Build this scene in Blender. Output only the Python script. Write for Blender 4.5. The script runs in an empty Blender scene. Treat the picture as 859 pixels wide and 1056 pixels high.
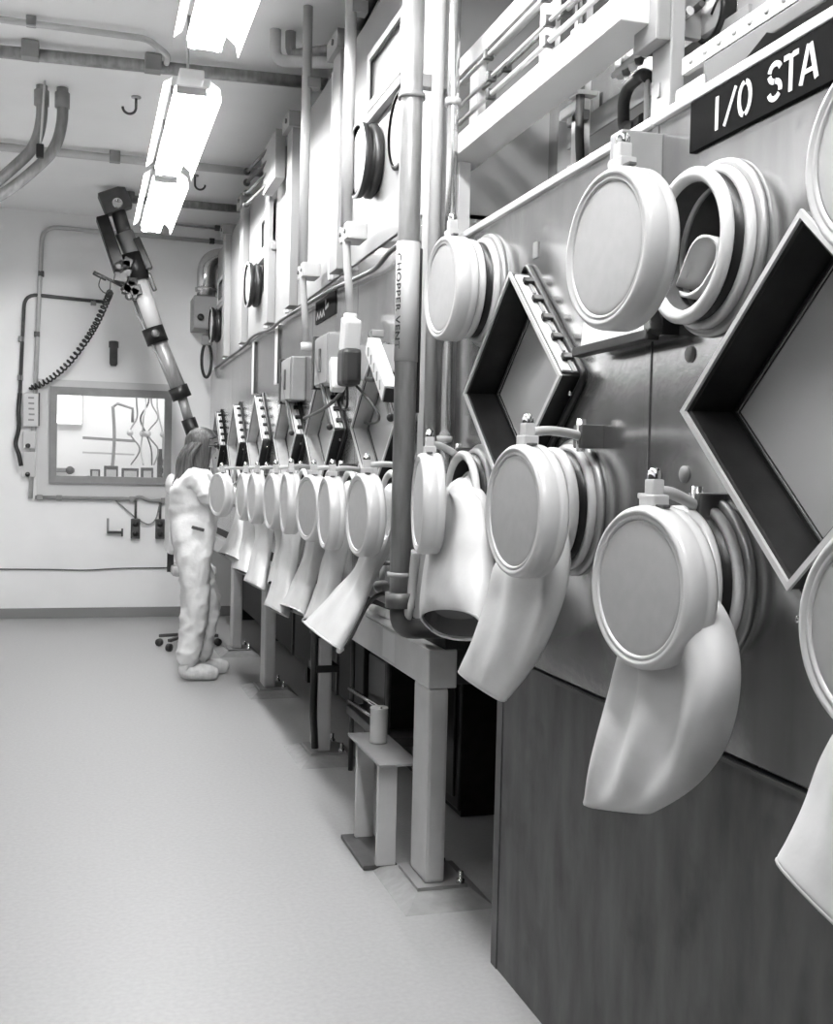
import bpy, bmesh, math, random
from mathutils import Vector, Matrix, noise
random.seed(7)
S = bpy.context.scene
COL = S.collection
PI = math.pi
V = Vector

# ------------------------------------------------------------------ camera
FPX, CXP, CYP = 1150.0, 429.5, 528.0
YAW, PITCH, ROLL, EYE = math.radians(16.72), math.radians(-2.0), math.radians(1.35), V((0, 0, 1.42))
_f = V((math.sin(YAW) * math.cos(PITCH), math.cos(YAW) * math.cos(PITCH), math.sin(PITCH)))
_r = V((math.cos(YAW), -math.sin(YAW), 0))
_u = _r.cross(_f)
R2 = math.cos(ROLL) * _r + math.sin(ROLL) * _u
U2 = -math.sin(ROLL) * _r + math.cos(ROLL) * _u
cam = bpy.data.cameras.new('camera')
cam.sensor_fit = 'HORIZONTAL'
cam.sensor_width = 36.0
cam.lens = FPX / 859.0 * 36.0
cam.clip_start = 0.02
co = bpy.data.objects.new('camera', cam)
COL.objects.link(co)
co.matrix_world = Matrix(((R2.x, U2.x, -_f.x, EYE.x), (R2.y, U2.y, -_f.y, EYE.y), (R2.z, U2.z, -_f.z, EYE.z), (0, 0, 0, 1)))
S.camera = co

def ray(px, py):
    return R2 * ((px - CXP) / FPX) + U2 * (-(py - CYP) / FPX) + _f
def onX(px, py, X):            # survey: photo point on the plane x = X
    d = ray(px, py); return EYE + d * (X / d.x)
def onY(px, py, Y):
    d = ray(px, py); return EYE + d * (Y / d.y)
def onZ(px, py, Z):
    d = ray(px, py); return EYE + d * ((Z - EYE.z) / d.z)

# ------------------------------------------------------------------ materials
def mat(name, base, rough=0.5, metal=0.0, noise_amt=0.0, noise_scale=(8, 8, 8), detail=4, bump=0.0, bump_scale=40,
        spots=None, spec=0.5, coat=0.0):
    m = bpy.data.materials.new(name)
    m.use_nodes = True
    nt = m.node_tree
    b = nt.nodes['Principled BSDF']
    b.inputs['Base Color'].default_value = (base, base, base, 1)
    b.inputs['Roughness'].default_value = rough
    b.inputs['Metallic'].default_value = metal
    b.inputs['Specular IOR Level'].default_value = spec
    b.inputs['Coat Weight'].default_value = coat
    tc = nt.nodes.new('ShaderNodeTexCoord')
    if noise_amt:
        mp = nt.nodes.new('ShaderNodeMapping')
        mp.inputs['Scale'].default_value = noise_scale
        nt.links.new(tc.outputs['Object'], mp.inputs['Vector'])
        nz = nt.nodes.new('ShaderNodeTexNoise')
        nz.inputs['Scale'].default_value = 1.0
        nz.inputs['Detail'].default_value = detail
        nt.links.new(mp.outputs['Vector'], nz.inputs['Vector'])
        rp = nt.nodes.new('ShaderNodeValToRGB')
        lo, hi = max(0, base * (1 - noise_amt)), min(1, base * (1 + noise_amt))
        rp.color_ramp.elements[0].position = 0.3
        rp.color_ramp.elements[1].position = 0.7
        rp.color_ramp.elements[0].color = (lo, lo, lo, 1)
        rp.color_ramp.elements[1].color = (hi, hi, hi, 1)
        nt.links.new(nz.outputs['Fac'], rp.inputs['Fac'])
        out = rp.outputs['Color']
        if spots:
            n2 = nt.nodes.new('ShaderNodeTexNoise')
            n2.inputs['Scale'].default_value = spots[0]
            n2.inputs['Detail'].default_value = 6
            nt.links.new(tc.outputs['Object'], n2.inputs['Vector'])
            r2 = nt.nodes.new('ShaderNodeValToRGB')
            r2.color_ramp.elements[0].position = spots[1]
            r2.color_ramp.elements[1].position = spots[1] + 0.12
            r2.color_ramp.elements[0].color = (1, 1, 1, 1)
            r2.color_ramp.elements[1].color = (spots[2], spots[2], spots[2], 1)
            nt.links.new(n2.outputs['Fac'], r2.inputs['Fac'])
            mx = nt.nodes.new('ShaderNodeMix')
            mx.data_type = 'RGBA'
            mx.blend_type = 'MULTIPLY'
            mx.inputs[0].default_value = 1.0
            nt.links.new(out, mx.inputs[6])
            nt.links.new(r2.outputs['Color'], mx.inputs[7])
            out = mx.outputs[2]
        nt.links.new(out, b.inputs['Base Color'])
    if bump:
        nb = nt.nodes.new('ShaderNodeTexNoise')
        nb.inputs['Scale'].default_value = bump_scale
        nb.inputs['Detail'].default_value = 3
        nt.links.new(tc.outputs['Object'], nb.inputs['Vector'])
        bp = nt.nodes.new('ShaderNodeBump')
        bp.inputs['Strength'].default_value = bump
        bp.inputs['Distance'].default_value = 0.01
        nt.links.new(nb.outputs['Fac'], bp.inputs['Height'])
        nt.links.new(bp.outputs['Normal'], b.inputs['Normal'])
    return m

def emit(name, strength):
    m = bpy.data.materials.new(name)
    m.use_nodes = True
    b = m.node_tree.nodes['Principled BSDF']
    b.inputs['Base Color'].default_value = (.9, .9, .9, 1)
    b.inputs['Emission Color'].default_value = (1, 1, 1, 1)
    b.inputs['Emission Strength'].default_value = strength
    return m

M = {}
M['wall'] = mat('wall_paint', .90, .6, noise_amt=.03, noise_scale=(2, 2, 2))
M['ceiling'] = mat('ceiling_paint', .90, .7, noise_amt=.03, noise_scale=(1.5, 1.5, 1.5))
M['floor'] = mat('floor_vinyl', .34, .42, noise_amt=.06, noise_scale=(60, 60, 60), spec=.4)
M['cove'] = mat('cove_grey', .22, .5)
M['panel'] = mat('stainless_panel', .48, .20, .92, .12, (14, 14, 1.2), 5, .02, 60, spots=(9, .66, .72))
M['skirt'] = mat('stained_steel', .06, .45, .2, .5, (13, 13, 3.5), 8, .06, 30, spots=(5, .56, .55))
M['liner'] = mat('stainless_liner', .42, .35, .3, .12, (16, 16, 1.5), 4)
M['cabinet'] = mat('upper_cabinet_paint', .27, .45, noise_amt=.05, noise_scale=(5, 5, 1))
M['white'] = mat('white_enamel', .62, .32, noise_amt=.02, noise_scale=(6, 6, 6), coat=.2)
M['cover'] = mat('cover_enamel', .56, .28, noise_amt=.03, noise_scale=(8, 8, 8), coat=.25)
M['face'] = mat('cover_face_plate', .43, .36, .2, noise_amt=.04, noise_scale=(40, 40, 40))
M['glove'] = mat('glove_rubber', .56, .5, noise_amt=.05, noise_scale=(12, 12, 12), bump=.15, bump_scale=18)
M['cuffin'] = mat('glove_mouth_shade', .05, .7)  # dark tone for the shade inside the glove mouths
M['black'] = mat('black_rubber', .012, .45)
M['blackmetal'] = mat('black_enamel', .011, .36, noise_amt=.4, noise_scale=(20, 20, 20), spec=.25)
M['dark'] = mat('dark_grey_steel', .07, .45, .2, .25, (12, 12, 12))
M['grey'] = mat('grey_enamel', .24, .42, noise_amt=.08, noise_scale=(14, 14, 14))
M['lgrey'] = mat('light_grey_enamel', .48, .42, noise_amt=.06, noise_scale=(12, 12, 12))
M['pipe'] = mat('weathered_pipe', .26, .38, .3, .28, (30, 30, 6))
M['steelmat'] = mat('matt_steel', .40, .35, .6, .1, (20, 20, 20))
M['steel'] = mat('bright_steel', .62, .22, .9, .06, (30, 30, 30))
M['chrome'] = mat('chrome', .75, .08, 1.0)
M['pipewhite'] = mat('white_pipe', .42, .4)
M['concrete'] = mat('grout', .25, .7, noise_amt=.12, noise_scale=(25, 25, 25))
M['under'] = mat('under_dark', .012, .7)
M['sign'] = mat('sign_black', .005, .8, spec=.03)
M['signtxt'] = mat('sign_letter', .75, .5)
M['ink'] = mat('ink', .02, .6)
M['skin'] = mat('skin', .30, .5)
M['hair'] = mat('hair', .05, .6, noise_amt=.75, noise_scale=(110, 110, 7), detail=2)
M['suit'] = mat('coverall_cloth', .76, .75, noise_amt=.04, noise_scale=(20, 20, 20), bump=.9, bump_scale=13)
M['shoe'] = mat('shoe_cover', .62, .7, noise_amt=.2, noise_scale=(18, 18, 18), bump=.5, bump_scale=24)
M['tube'] = emit('fluorescent_tube', 122.0)
M['labtube'] = emit('lab_window_light', 4.6)
M['hood'] = mat('fixture_hood', .85, .4)
M['fixend'] = mat('fixture_end_plate', .42, .5)

def glass(name, base, alpha, rough):
    m = mat(name, base, rough, spec=.6)
    m.node_tree.nodes['Principled BSDF'].inputs['Alpha'].default_value = alpha
    return m
M['pane'] = glass('glovebox_glass', .52, .75, .12)
M['roomglass'] = glass('lab_glass', .75, .07, .05)

# ------------------------------------------------------------------ mesh builder
class MB:
    def __init__(s): s.bm = bmesh.new()
    def box(s, c, size, rot=None, bev=0.0):
        r = bmesh.ops.create_cube(s.bm, size=1.0)
        vs = r['verts']
        bmesh.ops.scale(s.bm, vec=size, verts=vs)
        if bev:
            es = list({e for v in vs for e in v.link_edges})
            rb = bmesh.ops.bevel(s.bm, geom=es, offset=min(bev, min(size) * .45), segments=2, profile=.6, affect='EDGES')
            vs = list({v for f in rb['faces'] for v in f.verts} | {v for v in vs if v.is_valid})
            # include all verts of the shell
            st = list(vs); seen = set(vs)
            while st:
                v = st.pop()
                for e in v.link_edges:
                    o = e.other_vert(v)
                    if o not in seen: seen.add(o); st.append(o)
            vs = list(seen)
        if rot is not None: bmesh.ops.transform(s.bm, matrix=rot.to_4x4(), verts=vs)
        bmesh.ops.translate(s.bm, vec=V(c), verts=vs)
        return s
    def box2(s, a, b, bev=0.0):
        a, b = V(a), V(b)
        return s.box((a + b) / 2, [abs(b[i] - a[i]) for i in range(3)], None, bev)
    def bar(s, p, q, w, h, bev=0.0, up=V((0, 0, 1))):
        p, q = V(p), V(q); d = q - p
        x = d.normalized(); y = up.cross(x)
        if y.length < 1e-4: y = V((0, 1, 0))
        y.normalize(); z = x.cross(y)
        return s.box((p + q) / 2, (d.length, w, h), Matrix((x, y, z)).transposed(), bev)
    def tube(s, pts, r, seg=12, caps=True, closed=False):
        pts = [V(p) for p in pts]
        n = len(pts)
        rad = r if isinstance(r, (list, tuple)) else [r] * n
        prev = None; rings = []
        for i, p in enumerate(pts):
            if closed: t = pts[(i + 1) % n] - pts[i - 1]
            else: t = pts[min(i + 1, n - 1)] - pts[max(i - 1, 0)]
            t.normalize()
            if prev is None:
                a = V((0, 0, 1)) if abs(t.z) < .9 else V((1, 0, 0))
                u = t.cross(a).normalized()
            else:
                u = prev - t * prev.dot(t)
                u.normalize()
            prev = u; w = t.cross(u)
            rings.append([s.bm.verts.new(p + (u * math.cos(k * 2 * PI / seg) + w * math.sin(k * 2 * PI / seg)) * rad[i]) for k in range(seg)])
        for i in range(n if closed else n - 1):
            A, B = rings[i], rings[(i + 1) % n]
            for k in range(seg):
                f = s.bm.faces.new((A[k], A[(k + 1) % seg], B[(k + 1) % seg], B[k])); f.smooth = True
        if caps and not closed:
            s.bm.faces.new(rings[0][::-1]); s.bm.faces.new(rings[-1])
        return s
    def lathe(s, prof, o, axis, seg=48, smooth=True, capstart=False, capend=False):
        o = V(o); a = V(axis).normalized()
        u = a.cross(V((0, 0, 1)) if abs(a.z) < .9 else V((1, 0, 0))).normalized(); w = a.cross(u)
        rings = []
        for (h, r) in prof:
            if r < 1e-6: rings.append([s.bm.verts.new(o + a * h)])
            else: rings.append([s.bm.verts.new(o + a * h + (u * math.cos(k * 2 * PI / seg) + w * math.sin(k * 2 * PI / seg)) * r) for k in range(seg)])
        for A, B in zip(rings, rings[1:]):
            for k in range(seg):
                k2 = (k + 1) % seg
                if len(A) == 1 and len(B) == 1: continue
                if len(A) == 1: f = s.bm.faces.new((A[0], B[k2], B[k]))
                elif len(B) == 1: f = s.bm.faces.new((A[k], A[k2], B[0]))
                else: f = s.bm.faces.new((A[k], A[k2], B[k2], B[k]))
                f.smooth = smooth
        if capstart and len(rings[0]) > 1: s.bm.faces.new(rings[0][::-1])
        if capend and len(rings[-1]) > 1: s.bm.faces.new(rings[-1])
        return s
    def sphere(s, c, r, sc=(1, 1, 1), rot=None, seg=20):
        q = bmesh.ops.create_uvsphere(s.bm, u_segments=seg, v_segments=seg // 2 + 2, radius=r)
        bmesh.ops.scale(s.bm, vec=sc, verts=q['verts'])
        if rot is not None: bmesh.ops.transform(s.bm, matrix=rot.to_4x4(), verts=q['verts'])
        bmesh.ops.translate(s.bm, vec=V(c), verts=q['verts'])
        for v in q['verts']:
            for f in v.link_faces: f.smooth = True
        return s
    def prism(s, poly, ext):           # poly: coplanar 3D points, ext: extrusion vector
        poly = [V(p) for p in poly]; ext = V(ext)
        a = [s.bm.verts.new(p) for p in poly]; b = [s.bm.verts.new(p + ext) for p in poly]
        n = len(poly)
        s.bm.faces.new(a[::-1]); s.bm.faces.new(b)
        for i in range(n): s.bm.faces.new((a[i], a[(i + 1) % n], b[(i + 1) % n], b[i]))
        return s
    def ringprism(s, outer, inner, ext):
        outer = [V(p) for p in outer]; inner = [V(p) for p in inner]; ext = V(ext); n = len(outer)
        A = [s.bm.verts.new(p) for p in outer]; B = [s.bm.verts.new(p) for p in inner]
        C = [s.bm.verts.new(p + ext) for p in outer]; D = [s.bm.verts.new(p + ext) for p in inner]
        for i in range(n):
            j = (i + 1) % n
            s.bm.faces.new((A[i], A[j], B[j], B[i])); s.bm.faces.new((C[j], C[i], D[i], D[j]))
            s.bm.faces.new((A[j], A[i], C[i], C[j])); s.bm.faces.new((B[i], B[j], D[j], D[i]))
        return s
    def build(s, name, m, parent=None, world=False, bevel=0.0):
        bmesh.ops.recalc_face_normals(s.bm, faces=s.bm.faces)
        me = bpy.data.meshes.new(name); s.bm.to_mesh(me); s.bm.free()
        return link(name, me, m, parent, world, bevel)

def link(name, me, m, parent=None, world=False, bevel=0.0):
    o = bpy.data.objects.new(name, me); COL.objects.link(o)
    if isinstance(m, str): m = M[m]
    if m is not None:
        me.materials.clear(); me.materials.append(m)
    if parent is not None:
        o.parent = parent
        if world:
            o.matrix_parent_inverse = wm(parent).inverted()
    if bevel:
        b = o.modifiers.new('bevel', 'BEVEL'); b.width = bevel; b.segments = 2; b.limit_method = 'ANGLE'; b.angle_limit = math.radians(40)
    return o

def wm(o):
    m = Matrix.LocRotScale(o.location, o.rotation_euler, o.scale)
    if o.parent is not None: m = wm(o.parent) @ o.matrix_parent_inverse @ m
    return m

def tag(o, label, cat, group=None, kind=None):
    if label: o['label'] = label
    if cat: o['category'] = cat
    if group: o['group'] = group
    if kind: o['kind'] = kind
    return o
def empty(name, loc, label, cat, group=None, rz=0.0):
    o = bpy.data.objects.new(name, None); COL.objects.link(o)
    o.location = loc; o.rotation_euler = (0, 0, rz); o.empty_display_size = .05
    return tag(o, label, cat, group)
def struct(name, mb, m, label=None):
    o = mb.build(name, m); o['kind'] = 'structure'
    return o
def one(name, mb, m, label, cat, group=None, bevel=0.0):
    return tag(mb.build(name, m, bevel=bevel), label, cat, group)

def smooth_path(pts, n=8):
    pts = [V(p) for p in pts]; out = []
    P = [pts[0]] + pts + [pts[-1]]
    for i in range(1, len(P) - 2):
        p0, p1, p2, p3 = P[i - 1], P[i], P[i + 1], P[i + 2]
        for k in range(n):
            t = k / n
            out.append(.5 * ((2 * p1) + (p2 - p0) * t + (2 * p0 - 5 * p1 + 4 * p2 - p3) * t * t + (3 * p1 - p0 - 3 * p2 + p3) * t ** 3))
    out.append(pts[-1])
    return out
def round_path(pts, r, n=6):        # polyline with filleted corners
    pts = [V(p) for p in pts]; out = [pts[0]]
    for i in range(1, len(pts) - 1):
        a, b, c = pts[i - 1], pts[i], pts[i + 1]
        d1 = (a - b); d2 = (c - b); rr = min(r, d1.length * .45, d2.length * .45)
        p = b + d1.normalized() * rr; q = b + d2.normalized() * rr
        for k in range(n + 1):
            t = k / n
            out.append((1 - t) ** 2 * p + 2 * t * (1 - t) * b + t * t * q)
    out.append(pts[-1])
    return out
def bake(o):
    dg = bpy.context.evaluated_depsgraph_get()
    me = bpy.data.meshes.new_from_object(o.evaluated_get(dg))
    return me

# ------------------------------------------------------------------ the room
FW, CZ, XL, XR, YB = 10.8, 3.72, -1.0, 2.7, -3.2
struct('floor', MB().box2((XL - .1, YB - .1, -.1), (XR + .1, FW + .1, 0)), 'floor')
struct('ceiling', MB().box2((XL - .1, YB - .1, CZ), (XR + .1, FW + .1, CZ + .1)), 'ceiling')
struct('wall_left', MB().box2((XL - .1, YB - .1, 0), (XL, FW + .1, CZ)), 'wall')
struct('trim_unseen_dark', MB().box2((XL, YB, 0), (XL + .03, 8.6, 2.10)), 'under')  # unseen dark panelling, added so the low steel reflects dark
struct('wall_right', MB().box2((XR, YB - .1, 0), (XR + .1, FW + .1, CZ)), 'wall')
struct('wall_back', MB().box2((XL, YB - .1, 0), (XR, YB, CZ)), 'under')
# far wall with the observation window opening
wl, wr, wb, wt = -.262, .772, 1.285, 2.10
w = MB()
w.box2((XL, FW, 0), (wl, FW + .1, CZ)); w.box2((wr, FW, 0), (XR, FW + .1, CZ))
w.box2((wl, FW, 0), (wr, FW + .1, wb)); w.box2((wl, FW, wt), (wr, FW + .1, CZ))
struct('wall_far', w, 'wall')
struct('baseboard_far', MB().box2((XL, FW - .012, 0), (XR, FW, .095), .004), 'cove')
# slightly proud surround panel around the observation window
w = MB()
o_ = [(-.40, FW, 1.115), (.80, FW, 1.115), (.80, FW, 2.20), (-.40, FW, 2.20)]
i_ = [(wl, FW, wb), (wr, FW, wb), (wr, FW, wt), (wl, FW, wt)]
w.ringprism(o_, i_, (0, -.012, 0))
struct('trim_1', w, 'white')
fr = MB()
ow = [(wl - .03, FW - .012, wb - .035), (wr + .03, FW - .012, wb - .035), (wr + .03, FW - .012, wt + .035), (wl - .03, FW - .012, wt + .035)]
iw = [(wl + .035, FW - .012, wb + .035), (wr - .035, FW - .012, wb + .035), (wr - .035, FW - .012, wt - .035), (wl + .035, FW - .012, wt - .035)]
fr.ringprism(ow, iw, (0, -.03, 0)); fr.ringprism(i_, iw, (0, .06, 0))
win = struct('window_1', fr, 'grey')
MB().box2((wl + .03, FW + .02, wb + .03), (wr - .03, FW + .028, wt - .03)).build('pane', 'roomglass', win)

# room beyond the window: a bright laboratory
w = MB()
LB = 13.0
w.box2((-1.5, LB, 0), (2.2, LB + .1, 3.0)); w.box2((-1.5, FW + .1, 3.0), (2.2, LB, 3.1))
w.box2((-1.6, FW + .1, 0), (-1.5, LB, 3.0)); w.box2((2.2, FW + .1, 0), (2.3, LB, 3.0))
struct('wall_laboratory', w, 'wall')
struct('floor_laboratory', MB().box2((-1.5, FW + .1, -.1), (2.2, LB, 0)), 'floor')
o = one('ceiling_panel_light', MB().box2((-.9, 11.5, 2.96), (1.6, 12.5, 2.998)), 'labtube', 'glowing light panel on the ceiling of the laboratory behind the window', 'light')
e = empty('lightbox', (-.2, LB - .05, 1.95), 'bright white square light box seen through upper left of the far window', 'light')
MB().box2((-.42, LB - .06, 1.86), (.0, LB, 2.2)).build('housing', 'white', e, True)
MB().box2((-.40, LB - .066, 1.88), (-.02, LB - .058, 2.18)).build('diffuser', 'labtube', e, True)
e = empty('laboratory_bench', (.3, 12.3, 0), 'white laboratory bench under apparatus behind the far window', 'bench')
MB().box2((-.7, 12.0, 1.23), (1.4, 12.6, 1.27), .005).build('worktop', 'lgrey', e, True)
for x in (-.62, 1.32):
    for y in (12.05, 12.55): MB().box2((x - .03, y - .03, 0), (x + .03, y + .03, 1.23)).build('leg', 'white', e, True)
e = empty('instrument_rack', (.42, 12.2, 1.27), 'row of small dark instrument boxes along the foot of the far window', 'instrument')
for k, (x, ww, h) in enumerate(((.08, .10, .11), (.22, .14, .15), (.40, .17, .13), (.60, .12, .14))):
    b = MB().box2((x, 12.1, 1.27), (x + ww, 12.3, 1.27 + h), .005).build('module', 'dark', e, True)
    MB().box2((x + .02, 12.095, 1.30), (x + ww - .02, 12.1, 1.32 + h * .4)).build('dial', 'lgrey', b)
MB().tube(smooth_path([(.16, 12.15, 1.27), (.05, 12.1, 1.3), (-.05, 12.1, 1.235)]), .012).build('lead', 'black', e, True)
e = empty('control_panel', (.87, 12.75, 1.22), 'dark control panel with pale dials at lower right behind the window', 'panel')
MB().box2((.80, 12.70, 1.26), (1.08, 12.8, 1.62), .006).build('cabinet', 'dark', e, True)
MB().box2((.84, 12.72, 1.22), (1.04, 12.78, 1.26)).build('foot', 'dark', e, True)
for r_ in range(3):
    for c_ in range(2): MB().lathe([(0, .03), (.008, .03), (.008, 0)], (.88 + c_ * .11, 12.70, 1.33 + r_ * .1), (0, -1, 0), 16).build('dial', 'lgrey', e, True)
e = empty('glass_apparatus', (.62, 12.6, 1.22), 'tangle of thin tubes and bulbs hanging at right behind the far window', 'apparatus')
rng = random.Random(3)
for k in range(9):
    x = .55 + .06 * k
    pts = [(x, 12.55 + rng.uniform(-.1, .1), 2.3)]
    for j in range(5): pts.append((x + rng.uniform(-.07, .07), 12.55 + rng.uniform(-.1, .1), 2.12 - .17 * j))
    MB().tube(smooth_path(pts, 5), .009, 8).build('tubing', ('grey', 'lgrey', 'dark')[k % 3], e, True)
    MB().sphere(pts[3], .035, seg=12).build('bulb', 'lgrey', e, True)
MB().tube([(.30, 12.6, 2.05), (.36, 12.6, 2.1), (.52, 12.6, 2.05), (.52, 12.6, 1.9)], .016).build('bent_rod', 'grey', e, True)
MB().tube(smooth_path([(.31, 12.6, 2.07), (.33, 12.6, 1.7), (.30, 12.55, 1.22)]), .018).build('hose', 'grey', e, True)
MB().bar((.0, 12.75, 1.72), (.55, 12.75, 1.70), .03, .03).build('support_rail', 'grey', e, True)
MB().bar((.0, 12.75, 1.56), (.55, 12.75, 1.55), .015, .02).build('support_rail', 'lgrey', e, True)
e = empty('wall_valve', (-.2, LB - .05, 1.3), 'small grey valve pipe on laboratory wall at lower left of the window', 'valve')
MB().bar((-.34, LB - .05, 1.36), (-.08, LB - .05, 1.36), .05, .05, .01).build('pipe_stub', 'grey', e, True)
MB().lathe([(0, .045), (.03, .045), (.03, 0)], (-.13, LB - .08, 1.36), (0, -1, 0), 16).build('wheel', 'dark', e, True)

# ------------------------------------------------------------------ ceiling lights
FZ = 3.25
def fixture(y0, y1, label, xc=.49, hw=.145):
    e = empty('fluorescent_fixture', (xc, (y0 + y1) / 2, FZ), label, 'ceiling light', 'fluorescent fixtures over the aisle')
    prof = [(-hw, -.02), (-hw * .93, .035), (-hw * .62, .07), (-hw * .55, .03), (hw * .55, .03), (hw * .62, .07), (hw * .93, .035), (hw, -.02)]
    def shell(off):
        return [(x * (1 + off * .02), z + off * .004) for x, z in prof]
    m = MB()
    for a, b in zip(prof, prof[1:]):
        if abs(a[0]) < hw * .65 and abs(b[0]) < hw * .65 and abs(a[1] - b[1]) > .01: continue   # open slots that light the ceiling
        p = [(xc + a[0], y0, FZ + a[1]), (xc + b[0], y0, FZ + b[1]), (xc + b[0], y0, FZ + b[1] + .006), (xc + a[0], y0, FZ + a[1] + .006)]
        m.prism(p, (0, y1 - y0, 0))
    m.box2((xc - .06, y0, FZ + .07), (xc + .06, y1, FZ + .12), .008)
    m.build('reflector_hood', 'hood', e, True)
    for y in (y0 + .004, y1 - .012):
        m = MB(); m.prism([(xc - hw * .5, y, FZ - .005), (xc + hw * .5, y, FZ - .005), (xc + hw * .5, y, FZ + .03), (xc - hw * .5, y, FZ + .03)], (0, .008, 0))
        m.build('end_plate', 'fixend', e, True)
    for s_ in (-1, 1):
        MB().tube([(xc + s_ * .05, y0 + .03, FZ + .005), (xc + s_ * .05, y1 - .03, FZ + .005)], .019, 14).build('lamp_tube', 'tube', e, True)
    for y in (y0 + .25, y1 - .25):
        MB().tube([(xc, y, FZ + .11), (xc, y, CZ)], .007, 8).build('hanger_rod', 'lgrey', e, True)
    return e
fixture(7.40, 8.98, 'glowing fluorescent fixture hanging above the black-headed jib arm, farthest in the row')
fixture(5.62, 7.22, 'long glowing fluorescent fixture between two ceiling pipes, middle of the visible row')
fixture(3.35, 5.02, 'glowing fluorescent fixture cut by the top edge of the photo')
fixture(1.45, 3.12, 'glowing fluorescent fixture above the near ports, above the top edge')
fixture(-.3, 1.44, 'glowing fluorescent fixture over the camera, out of the frame')

# ------------------------------------------------------------------ pipes on ceiling and far wall
def pipe_thing(name, pts, r, m, label, cat='pipe', rr=.12, clips=(), group=None, clipmat='grey'):
    pts = [V(p) for p in pts]
    e = empty(name, pts[0], label, cat, group)
    MB().tube(round_path(pts, rr), r, 12).build('pipe_run', m, e, True)
    for c in clips:
        c = V(c)
        MB().box(c, (.05, .05, .05) if r < .03 else (r * 2.6,) * 3, None, .006).build('pipe_clip', clipmat, e, True)
    return e
pipe_thing('ceiling_conduit', [(XL, 6.6, 3.66), (1.9, 6.4, 3.66)], .035, 'pipe', 'thick grey pipe across ceiling between the nearest two light fixtures', clips=[(-.3, 6.52, 3.67), (.35, 6.487, 3.67)])
pipe_thing('ceiling_conduit', [(XL, 6.15, 3.68), (.30, 6.15, 3.68), (.42, 6.3, 3.66), (.42, 6.42, 3.66)], .017, 'lgrey', 'thin grey conduit across ceiling just above the thick pipe', clips=[(-.28, 6.15, 3.69)], rr=.05)
pipe_thing('ceiling_conduit', [(XL, 8.55, 3.67), (1.8, 8.55, 3.67)], .030, 'lgrey', 'pale pipe across ceiling passing in front of the two bent ducts', clips=[(.2, 8.55, 3.68)])
pipe_thing('ceiling_conduit', [(.36, 9.75, CZ), (.36, 9.75, 3.66), (1.9, 9.75, 3.66)], .034, 'pipe', 'dark pipe across ceiling near the far end above the chrome duct')
pipe_thing('wall_conduit', [(-.45, FW - .03, 1.105), (-.375, FW - .03, 3.58), (1.7, FW - .03, 3.56)], .020, 'lgrey', 'pale conduit rounding the upper left corner of far wall', rr=.14,
           clips=[(-.38, FW - .025, 3.15), (-.41, FW - .025, 2.6), (1.15, FW - .025, 3.57), (1.35, FW - .025, 3.57)], clipmat='dark')
pipe_thing('wall_conduit', [(.5, FW - .03, 3.70), (1.8, FW - .03, 3.68)], .010, 'pipe', 'very thin line along the top of the far wall right of the lights', clips=[(1.2, FW - .025, 3.70)], clipmat='dark')
pipe_thing('wall_conduit', [(.20, FW - .03, 2.93), (-.52, FW - .03, 2.96), (-.55, FW - .03, 2.06)], .016, 'dark', 'dark conduit from coiled cord bending down left of the window', rr=.12,
           clips=[(.08, FW - .02, 2.92), (-.545, FW - .02, 2.55), (-.55, FW - .02, 2.2)])
pipe_thing('wall_conduit', [(-.41, FW - .03, 1.115), (.46, FW - .03, 1.115), (.52, FW - .03, 1.14), (.60, FW - .03, 1.10), (.82, FW - .03, 1.105)], .018, 'grey', 'horizontal conduit along the lower edge of the window surround', rr=.04,
           clips=[(-.37, FW - .025, 1.115), (-.2, FW - .025, 1.115), (.45, FW - .025, 1.115), (.74, FW - .025, 1.105)])
one('wall_cable', MB().tube(smooth_path([(XL, FW - .01, .458), (-.3, FW - .01, .452), (.05, FW - .01, .445), (.4, FW - .01, .462), (1.15, FW - .01, .468)]), .006, 8), 'dark', 'thin dark cable running level along far wall above baseboard', 'cable')

# two bent flexible ducts from ceiling towards the left wall
for k, (x, lab) in enumerate(((-.265, 'bent grey duct dropping from ceiling at left edge, left of its twin'), (-.145, 'bent grey duct dropping from ceiling, right of its twin'))):
    y = 7.25
    e = empty('bent_duct', (x, y, CZ), lab, 'duct', 'bent ducts at the left')
    MB().tube(smooth_path([(x, y, CZ), (x, y, 3.52), (x - .04, y, 3.36), (x - .13, y, 3.24), (x - .32, y, 3.06), (x - .55, y, 2.93), (XL + .005, y, 2.82)]), .034, 16).build('flexible_pipe', 'pipe', e, True)
    MB().lathe([(0, .034), (0, .044), (.09, .044), (.09, .034)], (x, y, 3.60), (0, 0, 1), 20).build('coupling', 'grey', e, True)
e = empty('hanger_rod', (-.245, 7.2, CZ), 'thin bright rod hanging from ceiling in front of the bent ducts', 'rod')
MB().tube([(-.245, 7.15, CZ), (-.265, 7.15, 3.33)], .007, 8).build('rod', 'white', e, True)
MB().box((-.267, 7.15, 3.30), (.045, .045, .08), None, .008).build('clamp', 'black', e, True)
def hook(x, y, lab, flip=1):
    e = empty('ceiling_hook', (x, y, CZ), lab, 'hook', 'ceiling hooks')
    pts = [(x, y, CZ), (x, y, CZ - .06)] + [(x + flip * (.04 - .04 * math.cos(a)), y, CZ - .07 - .04 * math.sin(a)) for a in [PI * k / 9 for k in range(10)]]
    MB().tube(pts, .008, 8).build('hook_rod', 'dark', e, True)
    MB().lathe([(0, .03), (.008, .03), (.012, .01)], (x, y, CZ), (0, 0, -1), 16, capend=True).build('plate', 'grey', e, True)
hook(.292, 7.25, 'small dark hook on bare ceiling left of the fixtures', -1)
hook(.82, 9.0, 'small hook on ceiling right of the farthest fixture')

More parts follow.
